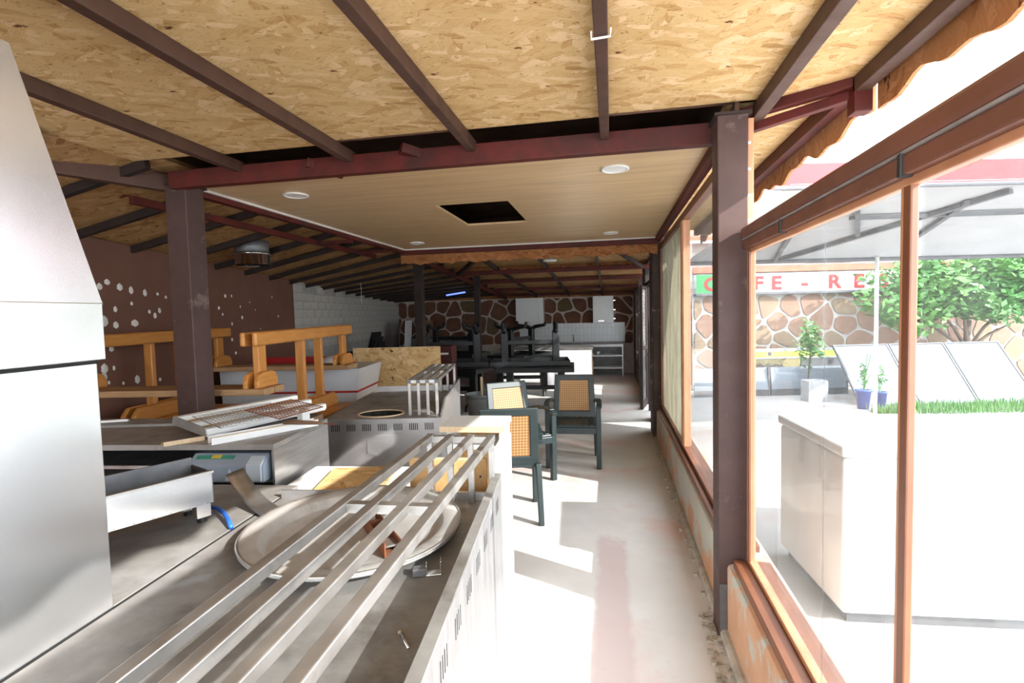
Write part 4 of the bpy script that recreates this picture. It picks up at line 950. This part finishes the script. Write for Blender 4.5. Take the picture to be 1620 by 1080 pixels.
# stack of black chairs by the brick wall
ORD = ('lowest', 'second lowest', 'third lowest', 'fourth', 'third highest', 'second highest', 'topmost')
def make_stacking_chair():
    t_ = thing('stacking_chair', '', 'chair', (0, 0, 0), 0, 'black stacked chairs by the brick wall'); P_ = 'plastic_black'
    MB().box(-.21, .21, -.23, .19, .425, .45).build('seat', P_, t_, bevel=.008)
    MB().box(-.18, .18, -.17, .09, .362, .427).build('seat_rib', P_, t_)
    MB().prism([(-.20, .44), (.20, .44), (.17, .80), (-.17, .80)], -.012, .012, lambda a_, b_, t__: (a_, .178+(b_-.44)*.26+t__, b_)).build('backrest', P_, t_, bevel=.006)
    for s_ in (-1, 1):
        for yl, nm in ((-.205, 'front_leg'), (.165, 'rear_leg')):
            MB().box(s_*.237-.015, s_*.237+.015, yl-.0145, yl+.0145, 0, .45).build(nm, P_, t_)
            MB().box(min(s_*.205, s_*.225), max(s_*.205, s_*.225), yl-.0135, yl+.0135, .425, .45).build('leg_tab', P_, t_)
    return t_
sc0 = make_stacking_chair(); STK = Vector((-4.33, 8.85, 0)); sfw = Vector((math.sin(R(-95)), -math.cos(R(-95)), 0))
for k in range(7):
    c_ = sc0 if k == 0 else copy_tree(sc0)
    c_.location = STK + sfw*(.036*k) + Vector((0, 0, .0875*k)); c_.rotation_euler.z = R(-95)
    c_['label'] = ORD[k]+' black plastic chair '+('up ' if k == 3 else '')+'in the stack by the white brick wall'
wbd = thing('white_board', 'white board leaning against the brick wall near the back corner', 'board', (-5.0, 11.9, 0), R(-80))
MB().prism([(-.02, 0), (0, 0), (.12, 1.5), (.10, 1.5)], -.35, .35, lambda a_, b_, t_: (t_, a_, b_)).build('sheet', 'white_paint', wbd); MB().prism([(-.022, 0), (-.02, 0), (.10, 1.5), (.098, 1.5)], -.36, -.33, lambda a_, b_, t_: (t_, a_, b_)).build('edge_strip', 'dark_steel', wbd)
ctn = thing('cardboard_box', 'small brown cardboard box on a dark cupboard in the back corner', 'box', (-4.75, 12.6, 1.05), R(5))
MB().box(-.2, .2, -.15, .15, 0, .42).build('box', 'crate_brown', ctn, bevel=.004); MB().box(-.2, .2, -.02, .02, .42, .423).build('tape', 'raw_wood', ctn)
dcp = thing('dark_cupboard', 'low dark cupboard along the stone wall in the back corner', 'cupboard', (-4.3, 12.7, 0), 0)
MB().box(-.9, .9, -.25, .25, 0, 1.03).build('carcass', 'dark_sheet', dcp, bevel=.004); MB().box(-.92, .92, -.27, .26, 1.03, 1.05).build('top', 'dark_steel', dcp)
for k in range(3): d_ = MB().box(-.88+k*.59, -.31+k*.59, -.268, -.25, .06, 1.0).build('door', 'dark_sheet', dcp, bevel=.003); MB().box(-.36+k*.59, -.34+k*.59, -.28, -.268, .5, .62).build('handle', 'chrome', d_)

# ------------------------------------------------------------------ kitchen at the back
isl = thing('kitchen_island', 'white kitchen island with dark worktop standing before the back wall', 'island', (-1.40, 11.35, 0), 0)
MB().box(-.98, .96, -.30, .30, .08, .80).build('carcass', 'white_lacquer', isl, bevel=.004); MB().box(-.94, .94, -.26, .28, 0, .08).build('plinth', 'dark_sheet', isl)
MB().box(-1.02, 1.0, -.33, .33, .80, .84).build('worktop', 'worktop', isl, bevel=.004)
for k in range(2): MB().box(-.97+k*.965, -.01+k*.965, -.312, -.30, .10, .79).build('front_panel', 'white_lacquer', isl, bevel=.003)
MB().box(.96, .972, -.30, .30, .02, .80).build('end_panel', 'parapet', isl)
bcn = thing('kitchen_base_unit', 'white kitchen base unit with open shelves under the tiled splashback', 'cabinet', (-.10, 12.98, 0), 0)
MB().box(-.38, -.355, -.28, .28, 0, .80).build('side_panel', 'white_lacquer', bcn); MB().box(.355, .38, -.28, .28, 0, .80).build('side_panel', 'white_lacquer', bcn)
for z in (.20, .50): MB().box(-.355, .355, -.28, .27, z, z+.03).build('shelf', 'white_lacquer', bcn)
MB().box(-.355, .355, .27, .28, 0, .80).build('rear_panel', 'dark_sheet', bcn)
MB().box(-.38, .38, -.30, .28, .74, .80).build('top_rail', 'white_lacquer', bcn)
b2 = thing('kitchen_base_unit', 'closed white kitchen base unit behind the island', 'cabinet', (-1.42, 12.98, 0), 0)
MB().box(-.92, .92, -.26, .28, .08, .80).build('carcass', 'white_lacquer', b2); MB().box(-.9, .9, -.22, .28, 0, .08).build('plinth', 'dark_sheet', b2)
for k in range(3): d_ = MB().box(-.91+k*.61, -.31+k*.61, -.28, -.26, .10, .79).build('door', 'white_lacquer', b2, bevel=.003); MB().box(-.70+k*.61, -.52+k*.61, -.295, -.28, .72, .735).build('handle', 'chrome', d_)
wtop = MB().box(-2.36, .30, 12.66, 13.27, .801, .835).build('kitchen_worktop', 'worktop', bevel=.004); tag(wtop, 'long grey worktop along the tiled back wall of the kitchen', 'worktop')
tile = struct(MB().box(-2.36, .34, 13.262, 13.275, .835, 1.32).build('trim_4', 'wall_tile'))
def upper(x0, x1, label, nd):
    u_ = thing('wall_cabinet', label, 'cabinet', ((x0+x1)/2, 13.10, 1.31), 0, 'white kitchen wall cabinets')
    wv = x1-x0
    MB().box(-wv/2, wv/2, -.14, .175, 0, .68).build('carcass', 'white_lacquer', u_, bevel=.003)
    d_ = MB().box(-wv/2+.005, wv/2-.005-(.13 if nd else 0), -.16, -.14, .005, .675).build('door', 'white_lacquer', u_, bevel=.003)
    MB().box(-.12, .02, -.175, -.16, .05, .065).build('handle', 'chrome', d_)
    if nd: MB().box(wv/2-.12, wv/2-.005, -.16, -.14, .005, .675).build('side_door', 'white_lacquer', u_, bevel=.003)
    return u_
upper(-2.40, -1.69, 'wider white wall cabinet hanging above the kitchen island', True)
u2 = upper(-.445, .06, 'narrower white wall cabinet hanging next to the window wall', False)
for z in (.1, .32, .55): MB().box(.252, .30, -.15, -.14, z, z+.02).build('hinge', 'chrome', u2)
tap = thing('tap', 'small chrome tap on the kitchen worktop', 'tap', (-.95, 13.15, .835))
MB().tube([(0, 0, 0), (0, 0, .16), (0, -.04, .2), (0, -.12, .19), (0, -.14, .15)], .012, 8).build('spout', 'chrome', tap, smooth=True); MB().box(-.02, .02, -.02, .02, 0, .03).build('base', 'chrome', tap, bevel=.003)
cupo = MB().lathe([(.0001, 0), (.035, 0), (.045, .08), (.04, .08), (.032, .006), (.0001, .006)], 20).build('cup', 'white_plastic', smooth=True, loc=(-.32, 12.85, .531)); tag(cupo, 'small white cup on the open kitchen shelf', 'cup')

# ------------------------------------------------------------------ rubble at the post foot
rb = MB(); rr = random.Random(4)
for k in range(150):
    c_ = Vector((rr.uniform(.43, .545), rr.uniform(2.1, 2.75), 0)) if k < 95 else Vector((rr.uniform(.47, .53), rr.uniform(2.8, 6.2), 0))
    s_ = rr.uniform(.004, .016); c_.z = s_*.4
    if c_.x+s_ > .493 and 2.54 < c_.y < 2.71: c_.x = .490-s_
    vs = [c_+Vector((rr.uniform(.6, 1)*a_, rr.uniform(.6, 1)*b_, rr.uniform(.5, .9)*d_))*s_ for a_ in (-1, 1) for b_ in (-1, 1) for d_ in (-1, 1)]
    rb.add(vs, [(0, 1, 3, 2), (4, 6, 7, 5), (0, 4, 5, 1), (2, 3, 7, 6), (0, 2, 6, 4), (1, 5, 7, 3)])
stuff(tag(rb.build('mortar_rubble', 'rubble'), 'crumbs of broken mortar along the foot of the parapet', 'rubble'))

# ------------------------------------------------------------------ the yard outside
rth = Vector((math.cos(YAW), math.sin(YAW), 0)); fh = Vector((-math.sin(YAW), math.cos(YAW), 0))
def LY(lat, dep, z=0): return rth*lat + fh*dep + Vector((0, 0, z))
FD = 10.2
def plat(px, d): return (px-810)/810*d
# cafe facade
pm('joint_yard', (.55, .52, .49), (.48, .45, .42), 9, rough=.9, bmp=.2)
fb = thing('cafe_building', 'stone clad cafe building across the yard with a long shop sign', 'building', LY(plat(1096, FD), FD), YAW)
FWd = 9.6
MB().box(0, FWd, 0, .3, 0, 2.9).build('wall', 'joint_yard', fb)
for poly in voronoi_polys(.02, FWd, .02, 1.86, .47, gap=.05):
    MB().prism(poly, .01, -.018-random.uniform(0, .012), lambda a_, b_, t_: (a_, t_, b_)).build('stone', 'yard_stone_b' if random.random() < .25 else 'yard_stone', fb)
sg = MB().box(.02, FWd-.6, -.16, -.02, 1.90, 2.27).build('sign_box', 'sign_white', fb, bevel=.005)
MB().box(.025, .50, -.162, -.158, 1.905, 2.265).build('green_field', 'sign_green', sg)
MB().box(.02, FWd-.6, -.17, -.01, 1.86, 1.90).build('sign_ledge', 'truss', fb)
lx = plat(1121, FD)-plat(1096, FD)
for ch_, px in zip('CAFE-RESTAURANT', (1121, 1156, 1194, 1222, 1266, 1312, 1350, 1388, 1424, 1461, 1498, 1536, 1573, 1610, 1645)):
    Mx = Matrix.Translation((plat(px, FD)-plat(1096, FD), -.163, 1.955)) @ Matrix.Rotation(R(90), 4, 'X')
    text_obj(ch_, .36, 'sign_red', sg, Mx, 'letter', .004, .012, 'CENTER', 1.15)
MB().box(0, FWd, -.10, 0, 2.30, 2.42).build('red_band', 'roof_tile', fb)
for k in range(5):
    o = MB().box(.35+k*1.9, 1.25+k*1.9, -.02, .02, 2.46, 2.85).build('window', 'frame_brown', fb); MB().box(.40+k*1.9, 1.20+k*1.9, -.03, -.02, 2.5, 2.81).build('pane', 'panel_white', o)
MB().prism([(-.5, 2.88), (3.5, 4.3), (3.5, 4.4), (-.5, 2.96)], -.3, FWd+.3, lambda a_, b_, t_: (t_, a_, b_)).build('roof', 'roof_tile', fb)
MB().box(.0, .3, .3, 4.0, 0, 2.9).build('side_wall', 'back_plaster', fb)
# awning
AW0, AW1 = plat(1088, 7.2), 8.4
aw = thing('awning', 'grey canvas awning on a steel truss frame with pink red valance', 'awning', LY(0, 0), YAW)
zf, zn, df_, dn_ = 2.26, 2.66, 7.2, 4.55
mb = MB(); mb.add([(AW0, dn_, zn), (AW1, dn_, zn), (AW1, df_, zf), (AW0, df_, zf), (AW0, dn_, zn+.012), (AW1, dn_, zn+.012), (AW1, df_, zf+.012), (AW0, df_, zf+.012)],
  [(0, 3, 2, 1), (4, 5, 6, 7), (0, 1, 5, 4), (1, 2, 6, 5), (2, 3, 7, 6), (3, 0, 4, 7)])
mb.build('canvas', 'canvas_grey', aw)
MB().prism([(dn_-.02, zn-.01), (dn_+.02, zn-.01), (dn_+.30, zn+.26), (dn_+.26, zn+.26)], AW0-.15, AW1, lambda a_, b_, t_: (t_, a_, b_)).build('valance', 'canvas_red', aw)
MB().tube([(AW0-.15, dn_, zn-.02), (AW1, dn_, zn-.02)], .022, 8).build('front_rail', 'truss', aw); MB().tube([(AW0, df_, zf-.02), (AW1, df_, zf-.02)], .03, 8).build('rear_rail', 'truss', aw)
def cz(dep): return lerp(zn, zf, (dep-dn_)/(df_-dn_))-.035
def cm(px, py):
    r_ = ray(px, py); # hit the canopy plane just below the canvas
    lo_d, hi_d = 3.0, 9.0
    for _ in range(40):
        md = (lo_d+hi_d)/2; p_ = Vector((0, 0, CAM_H))+r_*md; dep = p_.dot(fh)
        if p_.z < cz(dep): lo_d = md
        else: hi_d = md
    p_ = Vector((0, 0, CAM_H))+r_*lo_d; return (p_.dot(rth), p_.dot(fh), p_.z)
for a_, b_, wv in (((1225, 414), (1600, 302), .06), ((1225, 414), (1262, 352), .045), ((1345, 345), (1640, 335), .04), ((1357, 335), (1357, 372), .045), ((1445, 378), (1530, 320), .045)):
    MB().bar(cm(*a_), cm(*b_), wv, .04).build('truss_bar', 'truss', aw)
for px, dd in ((1387, 7.1), (1680, 7.1)):
    MB().tube([(plat(px, dd), dd, -.02), (plat(px, dd), dd, zf)], .026, 10).build('pole', 'white_plastic', aw, smooth=True)
# tree
rr = random.Random(11)
tr = thing('tree', 'leafy green tree standing before the cafe sign', 'tree', LY(plat(1532, 9.35), 9.35, -.02), YAW)
MB().tube([(0, 0, 0), (.03, 0, .45), (-.02, 0, .85), (.03, .02, 1.3)], [.075, .065, .055, .045], 10).build('trunk', 'bark', tr, smooth=True)
for (x1, y1, z1) in ((.55, -.1, 1.5), (-.55, .0, 1.5), (.95, .1, 1.25), (-1.1, .1, 1.45), (.15, .2, 2.0), (-.35, -.2, 1.95)):
    MB().tube([(0.0, 0, .75), (x1*.45, y1*.5, .75+(z1-.75)*.55), (x1, y1, z1)], [.035, .026, .012], 7).build('branch', 'bark', tr, smooth=True)
def foliage(n, cen, rad, size, name, mt, parent):
    mb_ = MB()
    for _ in range(n):
        while True:
            v_ = Vector((rr.uniform(-1, 1), rr.uniform(-1, 1), rr.uniform(-1, 1)))
            if .25 < v_.length < 1: break
        lump = .8+.25*math.sin(v_.x*5+v_.z*4)
        c_ = Vector(cen)+Vector((v_.x*rad[0], v_.y*rad[1], v_.z*rad[2]))*lump
        a_ = Vector((rr.gauss(0, 1), rr.gauss(0, 1), rr.gauss(0, .6))).normalized(); b_ = a_.cross(Vector((rr.gauss(0, 1), rr.gauss(0, 1), rr.gauss(0, 1)))).normalized()
        s_ = size*rr.uniform(.6, 1.2)
        mb_.add([c_-a_*s_, c_+b_*s_*.45+a_*s_*.1, c_+a_*s_, c_-b_*s_*.45+a_*s_*.1], [(0, 1, 2, 3)])
    return stuff(mb_.build(name, mt, parent))
foliage(2600, (-.75, -.15, 1.75), (1.35, .58, .70), .085, 'foliage', 'leaf', tr); foliage(2400, (.75, -.2, 1.85), (1.35, .58, .65), .085, 'foliage', 'leaf_dark', tr)
foliage(1500, (-.2, -.15, 2.15), (1.9, .5, .45), .08, 'foliage', 'leaf', tr)
# white framed panels leaning
for k, lab in enumerate(('white framed panel leaning by the blue plant pots', 'middle one of the three leaning white framed panels', 'white framed panel leaning farthest from the blue plant pots')):
    lat0 = 5.58+k*.965
    pn = thing('leaning_panel', lab, 'panel', LY(lat0, 8.15, 0), YAW, 'white panels leaning in the yard')
    fn = lambda a_, b_, t_: (a_, b_*.62+t_*.8, b_*.78-.02+t_*-.6)
    MB().prism([(.02, .02), (.925, .02), (.925, 1.17), (.02, 1.17)], 0, .03, fn).build('sheet', 'panel_white', pn)
    MB().prism([(0, 0), (.03, 0), (.03, 1.2), (0, 1.2)], -.012, .03, fn).build('frame_side', 'truss', pn); MB().prism([(.92, 0), (.95, 0), (.95, 1.2), (.92, 1.2)], -.012, .03, fn).build('frame_side', 'truss', pn)
    MB().prism([(.03, 1.175), (.92, 1.175), (.92, 1.2), (.03, 1.2)], -.012, .03, fn).build('frame_top', 'truss', pn)
for k, (pa, pb, lab) in enumerate(((1100, 1220, 'low white panel propped up near the window end of the yard'), (1223, 1345, 'low white panel propped up behind the grey concrete block'))):
    pn = thing('propped_sheet', lab, 'panel', LY(plat(pa, 9.3), 9.3, -.02), YAW)
    wv = plat(pb, 9.3)-plat(pa, 9.3)
    MB().prism([(0, .12), (wv-.02, .12), (wv-.02, .52), (0, .52)], 0, .03, lambda a_, b_, t_: (a_, b_*.15+t_, b_)).build('sheet', 'panel_white', pn)
    MB().box(wv-.03, wv, .02, .09, 0, .52).build('frame_side', 'truss', pn); MB().box(0, wv, .03, .06, 0, .12).build('foot_rail', 'board_dark', pn)
bd = thing('sign_board', 'olive board with dark lettering standing behind the low panels', 'sign', LY(plat(1180, 9.55), 9.55, -.02), YAW)
wv = plat(1265, 9.55)-plat(1180, 9.55)
MB().box(0, wv, 0, .03, 0, .66).build('board', 'board_olive', bd); MB().box(0, wv, -.01, .035, .66, .685).build('top_edge', 'sign_white', bd)
text_obj('OZİNİNDA', .125, 'letter_dark', bd, Matrix.Translation((.06, -.004, .47)) @ Matrix.Rotation(R(90), 4, 'X'), 'lettering', .003, .002, 'LEFT', 1.0)
b2_ = thing('dark_board', 'dark grey board with faint marks beside the olive sign board', 'board', LY(plat(1268, 9.55), 9.55, -.02), YAW)
MB().box(0, plat(1342, 9.55)-plat(1268, 9.55), 0, .03, 0, .66).build('sheet', 'board_dark', b2_); MB().box(0, plat(1342, 9.55)-plat(1268, 9.55), -.01, .035, .66, .685).build('top_edge', 'sign_white', b2_)
yb = thing('yellow_banner', 'long yellow green banner board rising behind the olive and dark boards', 'banner', LY(plat(1184, 9.75), 9.75, -.02), YAW)
wv = plat(1338, 9.75)-plat(1184, 9.75)
MB().box(0, wv, 0, .03, 0, .83).build('sheet', 'banner_yellow', yb); MB().box(0, wv, -.003, 0, .78, .835).build('pale_strip', 'sign_white', yb)
for k, px in enumerate((1186, 1213)): MB().box(plat(px, 9.75)-plat(1184, 9.75)+.03, plat(px, 9.75)-plat(1184, 9.75)+.10, -.005, -.001, .70, .77).build('mark', 'letter_dark', yb)
cbk = thing('concrete_block', 'grey hollow concrete block standing on the yard ground', 'block', LY(plat(1281, 8.6), 8.6, -.02), YAW)
for a_, b_ in ((0, .04), (.29, .33)): MB().box(a_, b_, 0, .25, 0, .36).build('end_wall', 'block_grey', cbk, bevel=.006)
MB().box(.04, .29, 0, .04, 0, .36).build('face', 'block_grey', cbk, bevel=.004); MB().box(.04, .29, .21, .25, 0, .36).build('face', 'block_grey', cbk, bevel=.004); MB().box(.04, .29, .04, .21, 0, .30).build('core', 'block_grey', cbk)
def pot(px, lab, s_):
    p_ = thing('plant_pot', lab, 'plant pot', LY(plat(px, 7.95), 7.95, -.02), YAW)
    MB().lathe([(.0001, 0), (.09*s_, 0), (.13*s_, .34*s_), (.14*s_, .34*s_), (.14*s_, .37*s_), (.115*s_, .37*s_), (.10*s_, .32*s_), (.0001, .32*s_)], 24).build('pot', 'pot_blue', p_, smooth=True)
    for k in range(6):
        a_ = rr.uniform(0, 6.3); h_ = rr.uniform(.35, .75)*s_
        MB().tube([(0, 0, .3*s_), (.03*math.cos(a_), .03*math.sin(a_), .3*s_+h_*.5), (.09*math.cos(a_), .09*math.sin(a_), .3*s_+h_)], .006, 5).build('stem', 'leaf_dark', p_)
    foliage(70, (0, 0, .65*s_), (.085, .1, .26), .036, 'foliage', 'leaf', p_)
pot(1368, 'larger blue plant pot with sparse sprouts in front of the leaning panels', .82); pot(1395, 'smaller blue plant pot beside the awning pole', .72)
sap = thing('sapling', 'slender green sapling growing before the yellow banner', 'sapling', LY(plat(1278, 9.15), 9.15, -.02), YAW)
MB().tube([(0, 0, 0), (.04, 0, .6), (.08, 0, 1.0), (.10, 0, 1.35)], [.016, .014, .01, .006], 6).build('stem', 'bark', sap)
foliage(420, (.06, 0, 1.0), (.28, .2, .48), .05, 'foliage', 'leaf', sap)
gs = MB()
for _ in range(2600):
    x_, y_ = rr.uniform(5.4, 8.2), rr.uniform(7.4, 8.1)
    if any(math.hypot(x_-plat(q_, 7.95), y_-7.95) < .20 for q_ in (1368, 1395)): y_ = 7.55+rr.uniform(-.15, .15)
    h_ = rr.uniform(.04, .16); a_ = rr.uniform(0, 6.28)
    p_ = LY(x_, y_, -.02); q_ = Vector((math.cos(a_), math.sin(a_), 0))*.008
    gs.add([p_-q_, p_+q_, p_+Vector((rr.uniform(-.04, .04), rr.uniform(-.04, .04), h_))], [(0, 1, 2)])
stuff(tag(gs.build('weeds', 'leaf'), 'low green weeds growing at the feet of the leaning panels', 'weeds'))
# white chest freezer just outside the window
cf = thing('chest_freezer', 'large white chest freezer standing right outside the near window', 'freezer', (1.13, 2.78, -.02), R(4))
MB().box(0, 1.75, 0, .80, .06, .86).build('body', 'white_plastic', cf, bevel=.02, seg=3); MB().box(-.012, 1.762, -.012, .812, .865, .925).build('lid', 'white_plastic', cf, bevel=.015, seg=3)
MB().box(.04, 1.71, .04, .76, 0, .06).build('plinth', 'dark_sheet', cf); MB().box(.75, .95, -.03, -.01, .87, .90).build('handle', 'white_plastic', cf, bevel=.004)

# glowing strip added to imitate blue sky light in a roof gap, hanging wire
tm, tnt, tP, tN, tL = nodes('sky_gap_glow'); tP.inputs['Base Color'].default_value = (.1, .15, .6, 1); tP.inputs['Emission Color'].default_value = (.12, .2, 1, 1); tP.inputs['Emission Strength'].default_value = 1.6
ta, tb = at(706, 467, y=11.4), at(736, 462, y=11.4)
tl = thing('sky_gap_strip', 'thin blue glowing strip added for a sky gap under the rear roof', 'glow strip', ta)
MB().tube([(0, 0, 0), tb-ta], .018, 8).build('tube', 'sky_gap_glow', tl, smooth=True)
for k in (0, 1): MB().tube([(tb-ta)*k, (tb-ta)*k+Vector((0, 0, (2.199-tb.z) if k else (2.171-ta.z)))], .006, 6).build('hanger', 'dark_steel', tl)  # hangers added along with the glowing strip
wa = at(570, 440, y=8.2)
wr_ = MB().tube([(wa.x, 8.2, 1.86), (wa.x+.01, 8.2, 2.05), (wa.x, 8.2, 2.232)], .004, 6).build('hanging_wire', 'white_plastic'); tag(wr_, 'thin pale wire hanging from the sloping roof near the brick wall', 'wire')
